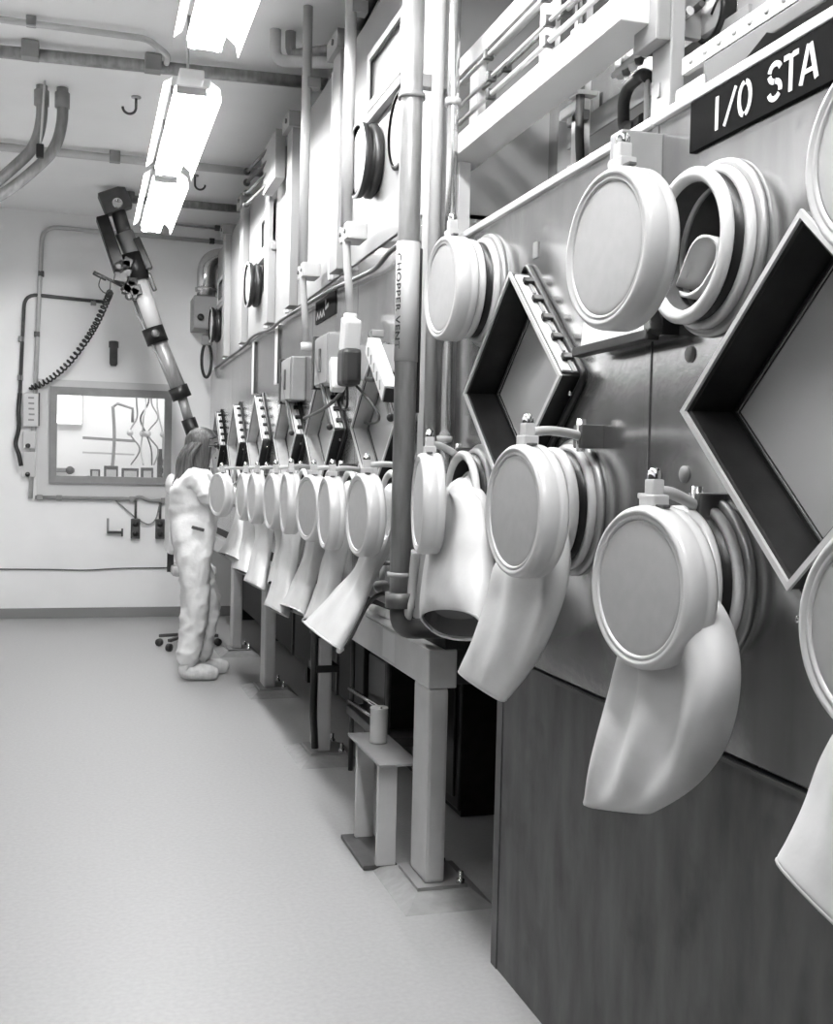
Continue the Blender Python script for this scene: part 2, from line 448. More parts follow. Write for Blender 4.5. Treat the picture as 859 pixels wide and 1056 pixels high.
# far wall details
e = empty('capped_tube', (.265, FW - .04, 2.46), 'short dark capped tube on the far wall above the window', 'tube')
MB().lathe([(0, 0), (.0, .025), (.02, .036), (.17, .036), (.17, .044), (.225, .044), (.23, .03), (.23, 0)], (.265, FW - .045, 2.345), (0, 0, 1), 20).build('body', 'dark', e, True)
MB().box((.265, FW - .01, 2.47), (.05, .03, .12)).build('bracket', 'grey', e, True)
for x, lab in ((.485, 'black double socket box under the far window, left one'), (.71, 'black double socket box under the far window, beside the seated-height white chair back')):
    e = empty('outlet_box', (x, FW, .84), lab, 'socket', 'outlet boxes under the window')
    MB().box((x, FW - .025, .835), (.085, .05, .19), None, .008).build('body', 'dark', e, True)
    for dz in (-.045, .045):
        MB().lathe([(0, .026), (.006, .026), (.006, 0)], (x, FW - .05, .835 + dz), (0, -1, 0), 16).build('socket', 'black', e, True)
    MB().tube([(x, FW - .025, .93), (x, FW - .03, 1.1)], .012, 8).build('riser', 'dark', e, True)
one('cable_loop', MB().tube(smooth_path([(.30, FW - .02, 1.10), (.46, FW - .02, .96), (.50, FW - .03, .93), (.60, FW - .03, .88), (.67, FW - .03, .93), (.70, FW - .03, 1.05)]), .007, 8), 'grey', 'thin cable looping between the two black socket boxes', 'cable')
e = empty('wall_bracket', (.3, FW, .83), 'small dark T-shaped peg on far wall beside the black socket boxes', 'peg')
MB().box2((.225, FW - .02, .79), (.245, FW, .93)).build('backplate', 'grey', e, True)
MB().bar((.235, FW - .02, .80), (.36, FW - .03, .80), .025, .025).build('peg_arm', 'dark', e, True)
MB().box((.365, FW - .03, .80), (.016, .03, .075), None, .004).build('peg_end', 'dark', e, True)
e = empty('junction_box', (-.45, FW, 1.92), 'white switch box with faint marks left of window, topmost of three', 'box', 'wall boxes left of the window')
MB().box2((-.52, FW - .07, 1.76), (-.39, FW, 2.06), .01).build('body', 'white', e, True)
rg = random.Random(5)
g = MB()
for k in range(5): g.box((-.455 + rg.uniform(-.01, .01), FW - .071, 2.02 - .05 * k), (.05, .003, .016))
g.build('lettering', 'grey', e, True)
MB().box2((-.39, FW - .05, 1.77), (-.378, FW, 2.07)).build('side_strip', 'dark', e, True)
for z0, z1, lab in ((1.56, 1.72, 'small white box left of window, middle of three'), (1.30, 1.53, 'white box with a dark knob left of window, lowest of three')):
    e = empty('junction_box', (-.45, FW, z0), lab, 'box', 'wall boxes left of the window')
    MB().box2((-.52, FW - .06, z0), (-.41, FW, z1), .008).build('body', 'white', e, True)
    MB().lathe([(0, .022), (.02, .02), (.02, 0)], (-.475, FW - .06, z0 - .025 + .05), (0, -1, 0), 14).build('knob', 'black', e, True)
one('wall_cable', MB().tube(smooth_path([(-.55, FW - .03, 2.06), (-.56, FW - .04, 1.9), (-.555, FW - .05, 1.75), (-.58, FW - .06, 1.6), (-.55, FW - .09, 1.5), (-.53, FW - .09, 1.4)]), .02, 10), 'black', 'thick black cable bundle hanging left of the white wall boxes', 'cable')

# big polished elbow duct, white box under it, black handle
e = empty('elbow_duct', (1.1, 10.55, 2.9), 'polished metal elbow duct on the far wall above a white box', 'duct')
MB().tube(round_path([(1.07, 10.45, 3.0), (1.07, 10.45, 3.36), (1.7, 10.45, 3.36)], .26, 12), .085, 24).build('elbow', 'steel', e, True)
MB().lathe([(0, .085), (0, .10), (.03, .10), (.03, .085)], (1.07, 10.45, 3.04), (0, 0, 1), 24).build('flange', 'steel', e, True)
e = empty('duct_box', (1.1, 10.6, 2.8), 'white box under the polished elbow duct on the far wall', 'box')
MB().box2((.96, 10.42, 2.70), (1.5, FW, 3.0), .01).build('body', 'cabinet', e, True)
MB().lathe([(0, .03), (.025, .03), (.025, 0)], (1.02, 10.42, 2.80), (0, -1, 0), 16).build('knob', 'black', e, True)
e = empty('hanging_tool', (1.09, 10.55, 2.5), 'black looped handle hanging below the white box at far corner', 'tool')
MB().tube([(1.09 + .045 * math.cos(a), 10.5, 2.42 + .16 * math.sin(a)) for a in [2 * PI * k / 24 for k in range(24)]], .014, 8, closed=True).build('loop', 'black', e, True)
MB().box((1.09, 10.5, 2.60), (.10, .06, .09), None, .01).build('clip', 'grey', e, True)
MB().tube([(1.09, 10.5, 2.64), (1.09, 10.52, 2.71)], .01, 8).build('hanger', 'grey', e, True)

# ------------------------------------------------------------------ jib arm at the far end
AY = 9.7
e = empty('jib_arm', onY(197, 437, AY), 'long slanting telescopic jib arm with black head beside the far window', 'jib arm')
def seg(p, q, r, name, m, n=16):
    a, b = onY(*p, AY), onY(*q, AY)
    return MB().tube([a, b], r, n).build(name, m, e, True)
seg((128, 240), (141, 270), .075, 'upper_tube', 'grey')
seg((140, 283), (163, 350), .078, 'middle_tube', 'lgrey')
seg((161, 345), (187, 408), .066, 'lower_tube', 'pipe')
seg((186, 404), (196, 438), .042, 'inner_tube', 'pipe')
seg((135, 262), (143, 290), .10, 'collar', 'blackmetal')
seg((157, 338), (163, 354), .092, 'collar', 'blackmetal')
seg((183, 399), (188, 411), .085, 'collar', 'blackmetal')
seg((194, 432), (201, 452), .062, 'grip', 'blackmetal')
seg((120, 212), (130, 246), .06, 'top_tube', 'dark')
def slab(p, q, w_, d_, name, m, off=0.0, par=None):
    a, b = onY(*p, AY + off), onY(*q, AY + off)
    return MB().bar(a, b, d_, w_, .01, V((0, 1, 0)).cross((b - a).normalized())).build(name, m, par or e, True)
slab((105, 224), (124, 280), .10, .16, 'motor_housing', 'blackmetal', -.03)
slab((140, 246), (154, 278), .06, .10, 'side_housing', 'black', -.02)
hd = slab((105, 212), (132, 203), .18, .16, 'head_box', 'dark', -.02)
c_ = onY(121, 210, AY - .11)
MB().lathe([(0, .035), (.03, .042), (.03, .03), (.012, .0)], c_, (0, -1, 0), 20).build('lens', 'chrome', hd)
rg = random.Random(11)
for k in range(12):
    p = onY(124 + rg.uniform(-4, 14) + k * 1.2, 272 + k * 3 + rg.uniform(-6, 6), AY - .06)
    MB().box(p, (rg.uniform(.05, .11), .10, rg.uniform(.04, .10)), Matrix.Rotation(rg.uniform(-.6, .6), 3, 'Y'), .008).build('bracket', ('under', 'black')[k % 2], e, True)
for p in ((133, 306), (122, 275), (160, 344)):
    MB().lathe([(0, .03), (.02, .034), (.024, .016), (.024, 0)], onY(*p, AY - .12), (0, -1, 0), 16).build('knob', 'dark', e, True)
slab((153, 282), (160, 300), .035, .05, 'lever', 'dark', -.02)
MB().tube([onY(138, 318, AY - .04), onY(178, 398, AY - .04), onY(181, 402, AY)], .009, 8).build('tension_rod', 'grey', e, True)
MB().tube([onY(135, 300, AY - .04), onY(152, 345, AY - .03), onY(176, 392, AY - .03)], .014, 8).build('side_rod', 'dark', e, True)
cm = slab((96, 281), (110, 288), .035, .035, 'small_camera', 'blackmetal', -.04)
MB().tube(smooth_path([onY(104, 286, AY - .04), onY(102, 295, AY - .04), onY(108, 302, AY - .04), onY(113, 299, AY - .04), onY(114, 290, AY - .04)]), .005, 6).build('lead', 'dark', cm)
MB().tube([onY(104, 284, AY - .04), onY(116, 290, AY - .04), onY(128, 296, AY - .03)], .012, 8).build('camera_arm', 'dark', e, True)
MB().bar(onY(198, 445, AY), V((1.16, AY, 1.72)), .05, .05, .005).build('support_bracket', 'dark', e, True)
# coiled cord from the arm to the wall
pa = [onY(114, 300, 9.66), onY(110, 310, 9.8), onY(100, 332, 10.05), onY(88, 352, 10.3), onY(70, 375, 10.55), onY(50, 392, 10.7), onY(30, 401, 10.74)]
path = smooth_path(pa, 40)
coil = []
for i, p in enumerate(path):
    t = (path[min(i + 1, len(path) - 1)] - path[max(i - 1, 0)]).normalized()
    a = V((0, 1, 0)); u = t.cross(a).normalized(); w_ = t.cross(u)
    k = min(1, i / 12, (len(path) - 1 - i) / 12)
    ang = i * 2 * PI / 7.3
    coil.append(p + (u * math.cos(ang) + w_ * math.sin(ang)) * .024 * k)
one('coiled_cord', MB().tube(coil, .0085, 6), 'black', 'black coiled cord sagging from the jib arm to far wall', 'cord')

# ------------------------------------------------------------------ glovebox line
WX = 1.155       # front face of the stainless panels
DX = 1.95        # back of the boxes
def dpts(y, z, a, h, X): return [V((X, y + a, z)), V((X, y, z + h)), V((X, y - a, z)), V((X, y, z - h))]
def panel_with_holes(name, y0, y1, z0, z1, holes, m, parent, X=WX, th=.012):
    cu = bpy.data.curves.new('tmp', 'CURVE'); cu.dimensions = '2D'; cu.fill_mode = 'BOTH'; cu.extrude = th / 2
    def spline(pts):
        sp = cu.splines.new('POLY'); sp.points.add(len(pts) - 1); sp.use_cyclic_u = True
        for q, p in zip(sp.points, pts): q.co = (p[0], p[1], 0, 1)
    spline([(y0, z0), (y1, z0), (y1, z1), (y0, z1)])
    for hkind in holes:
        if hkind[0] == 'c':
            _, y, z, r = hkind
            spline([(y + r * math.cos(2 * PI * k / 40), z + r * math.sin(2 * PI * k / 40)) for k in range(40)])
        else:
            _, y, z, a, b = hkind
            spline([(y + a, z), (y, z + b), (y - a, z), (y, z - b)])
    t = bpy.data.objects.new('tmp', cu); COL.objects.link(t)
    bpy.context.view_layer.update()
    me = bake(t); bpy.data.objects.remove(t); bpy.data.curves.remove(cu)
    for v in me.vertices:
        y, z, d = v.co; v.co = (X + th / 2 + d, y, z)
    bm = bmesh.new(); bm.from_mesh(me); bmesh.ops.recalc_face_normals(bm, faces=bm.faces); bm.to_mesh(me); bm.free()
    return link(name, me, m, parent, True)

FR = .055        # how far the window frames stand out
def window_frame(y, z, parent, a=.355, h=.305, front=WX - FR, clampn=5, rimmat='lgrey', back=.035, lining='blackmetal'):
    ex = V((-(WX + .006 - front), 0, 0))
    k = .93
    o_ = dpts(y, z, a, h, WX + .006); i_ = dpts(y, z, a * k, h * k, WX + .006)
    f = MB().ringprism(o_, i_, ex).build('window_frame', 'blackmetal', parent, True, .003)
    # bright rim strip round the front edge
    MB().ringprism(dpts(y, z, a * 1.006, h * 1.006, front), dpts(y, z, a * .958, h * .958, front), (-.006, 0, 0)).build('front_rim', rimmat, f)
    # inner channel and glazing bead
    MB().ringprism(dpts(y, z, a * k, h * k, WX + back), dpts(y, z, a * .86, h * .86, WX + back), (.012, 0, 0)).build('glazing_bead', 'blackmetal', f)
    MB().ringprism(dpts(y, z, a * .875, h * .875, WX + back - .003), dpts(y, z, a * .86, h * .86, WX + back - .003), (.004, 0, 0)).build('bead_strip', 'steel', f)
    MB().prism(dpts(y, z, a * .87, h * .87, WX + back + .004), (.006, 0, 0)).build('pane', 'pane', f)
    MB().ringprism(dpts(y, z, a * .935, h * .935, front + .002), dpts(y, z, a * .925, h * .925, front + .002), (WX + back - front - .002, 0, 0)).build('recess_lining', lining, f)
    # wall gasket rod round the foot of the frame
    MB().tube(round_path(dpts(y, z, a * 1.075, h * 1.075, WX - .008) + dpts(y, z, a * 1.075, h * 1.075, WX - .008)[:1], .02, 4), .009, 8).build('gasket_rod', 'blackmetal', f)
    # white clamp strip: light on the upper right face put into colour
    top, right = V((0, y, z + h)), V((0, y - a, z))
    d = (right - top); n = V((0, -h, a)).normalized() * 1.0
    n = V((0, -h / math.hypot(h, a), a / math.hypot(h, a)))
    p = top + d * .05 + n * .004; q = top + d * .97 + n * .004
    cxm = (WX + front) / 2 + .004
    m = MB(); ax = d.normalized()
    rot = Matrix((ax, V((1, 0, 0)), ax.cross(V((1, 0, 0))))).transposed()
    cc = (p + q) / 2; cc.x = cxm - .004
    m.box(cc, ((q - p).length, FR - .006, .008), rot, .002)
    rail = m.build('lit_clamp_strip', 'white', f)
    for i in range(clampn):
        c = p + (q - p) * ((i + .5) / clampn) + n * .012; c.x = cxm - .002
        MB().box(c, (.022, .034, .014), rot, .004).build('clamp', 'blackmetal', rail)
        c2 = c - n * .005 + ax * .03
        MB().box(c2, (.05, .008, .006), rot).build('clamp_slot', 'grey', rail)
    for s_ in (-1, 1):
        MB().sphere(V((cxm, y - a * .93 + (.0 if s_ > 0 else .55 * a), z - s_ * .0 - (.03 if s_ > 0 else h * .6))) + V((0, -.005, -.01)), .006, seg=10).build('rivet', 'chrome', f)
    return f

RING = [(-.056, .119), (-.056, .1445), (-.060, .1455), (-.068, .1455), (-.074, .140), (-.0755, .130), (-.070, .1205), (-.056, .119)]
RING2 = [(-.012, .136), (-.014, .150), (-.017, .1535), (-.027, .1535), (-.031, .150), (-.033, .136), (-.012, .136)]
FLANGE = [(0, .118), (0, .165), (-.006, .1675), (-.012, .166), (-.014, .160), (-.014, .118), (0, .118)]
BAND = [(-.010, .139), (-.058, .139), (-.058, .120), (-.010, .120), (-.010, .139)]
ring_me = None
ring_parts = {}
def port_ring(y, z, parent):
    global ring_me
    if ring_me is None:
        r = MB().lathe(RING, (0, 0, 0), (1, 0, 0), 56).build('port_ring', 'white', parent)
        ring_me = r.data
    else: r = link('port_ring', ring_me, None, parent)
    r.matrix_parent_inverse = wm(parent).inverted(); r.location = (WX, y, z)
    for nm, prof, mm in (('second_ring', RING2, 'white'), ('flange', FLANGE, 'steelmat'), ('dark_band', BAND, 'blackmetal')):
        if nm not in ring_parts: ring_parts[nm] = MB().lathe(prof, (0, 0, 0), (1, 0, 0), 56).build(nm, mm, r).data
        else: link(nm, ring_parts[nm], None, r)
    if 'liner' not in ring_parts: ring_parts['liner'] = MB().lathe([(-.060, .1185), (.125, .1185), (.125, 0)], (0, 0, 0), (1, 0, 0), 40).build('port_liner', 'dark', r).data
    else: link('port_liner', ring_parts['liner'], None, r)
    return r

def glovebox(name, y0, y1, z0, z1, label, group, windows, ports, m='panel', cat='glovebox', lining='blackmetal', back=.035):
    e = empty(name, (WX, (y0 + y1) / 2, z0), label, cat, group)
    holes = [('d', y, z, .355 * .93, .305 * .93) for y, z in windows] + [('c', y, z, .119) for y, z in ports]
    panel_with_holes('front_panel', y0, y1, z0, z1, holes, m, e)
    b = MB()
    X0 = WX + .0125
    b.box2((X0, y0, z0), (DX, y1, z0 + .015)); b.box2((X0, y0, z1 - .015), (DX, y1, z1))
    b.box2((DX - .015, y0, z0), (DX, y1, z1)); b.box2((X0, y0, z0), (DX, y0 + .012, z1)); b.box2((X0, y1 - .012, z0), (DX, y1, z1))
    b.build('box_shell', 'liner', e, True)
    for y, z in windows: window_frame(y, z, e, lining=lining, back=back)
    for y, z in ports: port_ring(y, z, e)
    return e

ZA = 1.55    # I/O box window height; neighbours differ a little
ZB = 1.662
ZF = 1.605
boxA = glovebox('glovebox', .45, 2.145, .915, 2.176, 'nearest stainless glovebox, carrying the black I/O sign on its top edge', 'gloveboxes', [(1.55, ZA)], [(1.89, 1.86), (1.89, 1.225), (1.21, 1.86), (1.21, 1.225)])
boxB = glovebox('glovebox', 2.150, 3.44, .915, 2.176, 'second stainless glovebox, between the I/O glovebox and the tall white pipe with black lettering', 'gloveboxes', [(2.83, ZB)], [(2.50, 1.345), (3.165, 1.345), (3.165, 1.97)])
MB().box2((WX - .003, 2.135, .93), (WX, 2.16, 2.164), .002).build('weld_strip', 'panel', boxA, True)
MB().box2((WX - .012, .45, 2.166), (WX + .03, 2.145, 2.186), .004).build('top_edge', 'white', boxA, True)
MB().box2((WX - .012, 2.15, 2.166), (WX + .03, 3.44, 2.186), .004).build('top_edge', 'white', boxB, True)
for (y, z) in ((1.978, 1.669), (1.985, 1.43)):
    MB().lathe([(0, .017), (-.004, .017), (-.008, .011), (-.008, 0)], (WX, y, z), (1, 0, 0), 16).build('plug', 'grey', boxA, True)
for (y, z) in ((2.05, 1.78), (2.36, 1.36), (1.93, 1.60), (1.60, 1.19), (1.66, 1.30)):
    MB().sphere((WX - .001, y, z), .007, seg=10).build('rivet', 'steel', boxA if y < 2.14 else boxB, True)
# small label plate on the second box
p = onX(553, 258, WX)
MB().box((WX - .002, p.y, p.z), (.003, .03, .042)).build('label_plate', 'grey', boxB, True)

# sign with stencil lettering
sg = empty('sign', (WX, 1.8, 2.12), 'black sign with pale stencil letters on top edge of nearest glovebox', 'sign')
MB().box2((WX - .009, .96, 2.066), (WX - .0005, 1.992, 2.165), .001).build('board', 'sign', sg, True)
def stroke(m, pts, w_, Y, Z, sx, sz, X=WX - .0105):
    # letter space: x right (=-Y in the world), z up, unit cell
    P = [V((X, Y - x * sx, Z + z * sz)) for x, z in pts]
    n = len(P); Lf = []; Rt = []
    for i in range(n):
        t = (P[min(i + 1, n - 1)] - P[max(i - 1, 0)]).normalized()
        q = V((1, 0, 0)).cross(t) * w_ / 2
        Lf.append(P[i] + q); Rt.append(P[i] - q)
    e_ = V((.002, 0, 0))
    a = [[m.bm.verts.new(p) for p in r] for r in (Lf, Rt, [p + e_ for p in Lf], [p + e_ for p in Rt])]
    for i in range(n - 1):
        for A, B in ((0, 1), (1, 3), (3, 2), (2, 0)): m.bm.faces.new((a[A][i], a[A][i + 1], a[B][i + 1], a[B][i]))
    m.bm.faces.new((a[0][0], a[1][0], a[3][0], a[2][0])); m.bm.faces.new((a[0][-1], a[1][-1], a[3][-1], a[2][-1]))
def arc(cx_, cz_, rx, rz, a0, a1, n=10): return [(cx_ + rx * math.cos(math.radians(a0 + (a1 - a0) * k / n)), cz_ + rz * math.sin(math.radians(a0 + (a1 - a0) * k / n))) for k in range(n + 1)]
L = MB(); lw = .0095; ZL = 2.084; HL = .063
ypos = lambda px: onX(px, 90, WX).y
stroke(L, [(0, 0), (0, 1)], lw, 1.893, ZL, .03, HL)
stroke(L, [(-.5, 0), (.5, 1)], lw * .8, 1.848, ZL, .036, HL)
for a0, a1 in ((100, 260), (-80, 80)): stroke(L, arc(0, .5, .5, .47, a0, a1), lw, 1.800, ZL, .036, HL)
L.build('lettering', 'signtxt', sg, True)
L = MB()
for pp in (arc(0, .74, .46, .24, 20, 170), arc(0, .74, .46, .24, 190, 262), arc(0, .26, .46, .24, 82, -15), arc(0, .26, .46, .24, -35, -165)):
    stroke(L, pp, lw, 1.708, ZL, .036, HL)
stroke(L, [(-.5, .96), (-.12, .96)], lw, 1.662, ZL, .04, HL); stroke(L, [(.5, .96), (.12, .96)], lw, 1.662, ZL, .04, HL); stroke(L, [(0, 0), (0, 1)], lw, 1.662, ZL, .04, HL)
stroke(L, [(-.5, 0), (-.06, 1)], lw, 1.612, ZL, .042, HL); stroke(L, [(.5, 0), (.06, 1)], lw, 1.612, ZL, .042, HL); stroke(L, [(-.28, .3), (.28, .3)], lw * .8, 1.612, ZL, .042, HL)
L.build('lettering', 'signtxt', sg, True)

# stained skirt panel under the nearest boxes
e = empty('skirt_panel', (WX, 1.7, 0), 'dark stained steel skirt panel from floor up to the nearest gloveboxes', 'panel')
MB().box2((WX + .004, .45, 0.0), (WX + .02, 2.99, .905), .002).build('sheet', 'skirt', e, True)
MB().box2((WX + .001, 2.95, 0.0), (WX + .03, 2.995, .905), .002).build('end_strip', 'dark', e, True)
MB().box2((WX - .001, .45, .894), (WX + .006, 2.6, .902)).build('top_strip', 'dark', e, True)
MB().box2((WX + .03, 2.97, 0.0), (DX, 2.99, .905)).build('return_sheet', 'skirt', e, True)

# far glovebox line
FY = [3.75, 4.82, 5.83, 6.88, 8.01, 9.10, 10.72]
FWIN = [4.30, 5.345, 6.31, 7.46, 8.56, 9.75]
FPORT = [(3.965, 4.635), (5.01, 5.68), (5.975, 6.645), (7.125, 7.795), (8.225, 8.895), (9.42, 10.08)]
flab = ['stainless glovebox behind the tall white pipe with black lettering', 'stainless glovebox carrying the nearer square grey switch box',
        'stainless glovebox carrying the farther square grey switch box', 'stainless glovebox at which the person in white works', 'stainless glovebox just behind the person in white', 'last stainless glovebox, ending against the far wall']
boxes = []
for k in range(6):
    boxes.append(glovebox('glovebox', FY[k], FY[k + 1] - .006, .90, 2.335, flab[k], 'gloveboxes', [(FWIN[k], ZF)], [(y, 1.285) for y in FPORT[k]], lining='liner', back=.005))
# upper cabinets
UY = [3.82, 5.10, 6.32, 7.10, 8.30, 9.35, 10.24]
ulab = ['white upper cabinet with rectangular window and two round ports, nearest of the line', 'plain white upper cabinet second from the lettered white pipe', 'plain white upper cabinet third along the line, above the farther grey switch box',
        'white upper cabinet with small window and two round ports above the middle of the line', 'plain white upper cabinet before the last one', 'white upper cabinet at the far end of the line']
UX = 1.15
uppers = []
for k in range(6):
    y0, y1 = UY[k], UY[k + 1] - .006
    e = empty('upper_cabinet', (UX, (y0 + y1) / 2, 2.34), ulab[k], 'cabinet', 'upper cabinets')
    MB().box2((UX, y0, 2.342), (DX, y1, 3.36), .004).build('body', 'cabinet', e, True)
    # square hollow post at the near end of each cabinet
    if k: 
        MB().box2((UX - .05, y0 - .07, 2.345), (UX, y0 + .09, 3.34), .004).build('post', 'cabinet', e, True)
        b = MB(); b.box2((UX - .075, y0 - .10, 3.335), (UX + .12, y0 + .12, 3.42), .004)
        pl = b.build('post_bracket', 'grey', e, True)
        MB().lathe([(0, .014), (.008, .014), (.008, 0)], (UX - .075, y0 - .02, 3.38), (-1, 0, 0), 12).build('bolt', 'dark', pl)
        MB().box2((UX - .02, y0 + .22, 2.345), (UX, y0 + .26, 3.34), .002).build('stiffener', 'white', e, True)
    uppers.append(e)
def upper_window(k, y, z0=2.93, z1=3.17):
    e = uppers[k]
    o_ = [(UX - .002, y + .27, z0), (UX - .002, y - .27, z0), (UX - .002, y - .27, z1), (UX - .002, y + .27, z1)]
    s_ = .03
    i_ = [(UX - .002, y + .27 - s_, z0 + s_), (UX - .002, y - .27 + s_, z0 + s_), (UX - .002, y - .27 + s_, z1 - s_), (UX - .002, y + .27 - s_, z1 - s_)]
    f = MB().ringprism(o_, i_, (-.02, 0, 0)).build('window_frame', 'white', e, True)
    g = .012
    j_ = [(UX - .004, y + .27 - s_ - g, z0 + s_ + g), (UX - .004, y - .27 + s_ + g, z0 + s_ + g), (UX - .004, y - .27 + s_ + g, z1 - s_ - g), (UX - .004, y + .27 - s_ - g, z1 - s_ - g)]
    MB().ringprism([V(p) + V((-.004, 0, 0)) for p in i_], [V(p) + V((-.004, 0, 0)) for p in j_], (-.010, 0, 0)).build('gasket', 'black', f)
    MB().box2((UX - .006, y - .24, z0 + .03), (UX - .002, y + .24, z1 - .03)).build('pane', 'roomglass', f)
    MB().box2((UX - .035, y - .29, z0 - .06), (UX, y + .29, z0 - .025), .004).build('sill', 'grey', e, True)
def upper_port(k, y, z, proud):
    e = uppers[k]
    if proud:
        r = MB().lathe([(0, .13), (.015, .15), (.035, .15), (.04, .14), (.05, .13), (.06, .15), (.085, .155), (.09, .14), (.09, .135)], (UX, y, z), (-1, 0, 0), 40).build('round_port', 'black', e, True)
        MB().lathe([(.072, .137), (.080, .12), (.082, 0)], (UX, y, z), (-1, 0, 0), 40).build('port_cover', 'white', r)
        MB().lathe([(.086, .156), (.090, .154), (.090, .142)], (UX, y, z), (-1, 0, 0), 40).build('rim', 'white', r)
    else:
        r = MB().lathe([(0, .15), (.02, .152), (.025, .14), (.025, .135)], (UX, y, z), (-1, 0, 0), 40).build('round_port', 'black', e, True)
        MB().lathe([(.015, .137), (.018, 0)], (UX, y, z), (-1, 0, 0), 40).build('port_cover', 'cabinet', r)
upper_window(0, 4.36); upper_port(0, 4.52, 2.70, True); upper_port(0, 4.12, 2.72, False)
upper_window(3, 7.30, 2.86, 3.10); upper_port(3, 7.70, 2.68, True); upper_port(3, 7.28, 2.69, False)
upper_window(5, 9.78, 2.86, 3.08); upper_port(5, 9.98, 2.68, True); upper_port(5, 9.56, 2.69, False)
# hose draped along the joint between boxes and upper cabinets
hp = [onX(px, py, 1.125) for px, py in ((417, 249), (402, 260), (388, 276), (374, 284), (357, 292), (338, 301), (310, 318), (290, 330), (280, 339), (262, 346), (252, 357), (240, 366), (222, 380))]
one('draped_hose', MB().tube(smooth_path(hp, 6), .010, 8), 'dark', 'dark hose sagging along the joint below the white upper cabinets', 'hose')

# small sign, vertical trim strips and stains on the far boxes
e = empty('name_plate', (WX, 5.75, 2.22), 'small black plate with illegible pale marks above the grey switch boxes', 'sign')
a, b = onX(325.5, 330, WX - .004), onX(346.5, 297, WX - .004)
MB().box2((WX - .006, b.y, 2.175), (WX, a.y, 2.29)).build('board', 'sign', e, True)
m = MB(); rg = random.Random(2)
ym = (a.y + b.y) / 2
stroke(m, [(0, 1), (0, .4), (1.4, .55)], .02, ym - .02, 2.20, .05, .07, WX - .008)
for k in range(3): stroke(m, [(0, 0), (.5, .6), (1, 0)], .012, a.y - .04 - .07 * k, 2.195, .05, .05, WX - .008)
m.build('lettering', 'grey', e, True)
for k, px in enumerate((263, 287)):
    p = onX(px, 350, WX)
    MB().box2((WX - .012, p.y - .06, 1.95), (WX, p.y + .06, 2.32), .003).build('trim_strip', 'white', boxes[2 + (px == 263)], True)
    MB().box2((WX - .014, p.y - .075, 1.95), (WX, p.y - .06, 2.31)).build('dark_edge', 'black', boxes[2 + (px == 263)], True)

# ------------------------------------------------------------------ support frames
LEGS = [3.615, 5.42, 7.07, 8.62]
def frame(k, ya, yb, label):
    y = LEGS[k]
    e = empty('support_frame', (1.17, y, 0), label, 'frame', 'glovebox support frames')
    MB().box2((1.118, y - .09, .042), (1.188, y + .09, .70), .012).build('leg', 'lgrey', e, True)
    MB().box2((1.115, ya, .70), (1.215, yb, .83), .006).build('top_rail', 'lgrey', e, True)
    MB().box2((1.216, y - .03, .70), (1.9, y + .06, .83), .006).build('cross_rail', 'dark', e, True)
    MB().box2((1.80, y - .06, 0), (1.9, y + .06, .80), .006).build('back_leg', 'grey', e, True)
    MB().box2((1.17, ya, .831), (1.9, yb, .898), .004).build('saddle_plate', 'under', e, True)
    p = MB().prism([(1.085, y - .12, .03), (1.26, y - .12, .03), (1.26, y + .12, .03), (1.085, y + .12, .03)], (0, 0, .012)).build('foot_plate', 'grey', e, True)
    g = MB()
    a = [(1.01, y - .24, 0), (1.32, y - .24, 0), (1.32, y + .22, 0), (1.01, y + .22, 0)]
    b = [(1.075, y - .14, .03), (1.27, y - .14, .03), (1.27, y + .14, .03), (1.075, y + .14, .03)]
    A = [g.bm.verts.new(V(q)) for q in a]; B = [g.bm.verts.new(V(q)) for q in b]
    g.bm.faces.new(A[::-1]); g.bm.faces.new(B)
    for i in range(4): g.bm.faces.new((A[i], A[(i + 1) % 4], B[(i + 1) % 4], B[i]))
    g.build('grout_pad', 'concrete', e, True)
    for dy in (-.105, .105): MB().lathe([(0, .014), (.012, .014), (.012, .008), (.04, .008), (.04, 0)], (1.24, y + dy, .042), (0, 0, 1), 10).build('anchor_bolt', 'steel', p)
    return e
flabs = ['grey steel support leg and rail beside the small step stand, nearest', 'grey steel support leg with cable strapped to it, second', 'grey steel support leg third, right of the person', 'grey steel support leg directly behind the feet of the person']
fb = [3.526, 4.62, 6.28, 7.85, 10.6]
for k in range(4):
    f = frame(k, fb[k], fb[k + 1] - .005, flabs[k])
    if k == 0: MB().box2((1.1145, 3.95, .715), (1.1155, 4.12, .822)).build('pale_patch', 'white', f, True)
    if k == 1:
        MB().tube([(1.10, 5.34, .80), (1.10, 5.34, .22), (1.11, 5.33, .06)], .018, 10).build('strapped_cable', 'black', f, True)
        for z in (.62, .45): MB().box((1.165, 5.42, z), (.115, .20, .035), None, .004).build('strap', 'black', f, True)
# black sheet behind the legs, shade under the boxes put into its colour
one('shade_sheet', MB().box2((2.0, 2.99, 0), (2.03, 10.72, .89)), 'under', 'black sheet added as the shade in the space beneath the gloveboxes', 'panel')
e = empty('shade_filler', (1.6, 7.6, .1), 'added black shade enclosure running along the floor beneath the far gloveboxes', 'filler')  # black block added to keep the space below the boxes dark
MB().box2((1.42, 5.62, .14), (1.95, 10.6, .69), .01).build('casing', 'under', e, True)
for y in (5.7, 7.35, 9.2, 10.5): MB().box2((1.46, y - .04, 0), (1.92, y + .04, .14)).build('foot', 'black', e, True)
for y in (6.2, 7.6, 9.0): MB().box2((1.405, y - .01, .14), (1.42, y + .01, .69)).build('rib', 'dark', e, True)
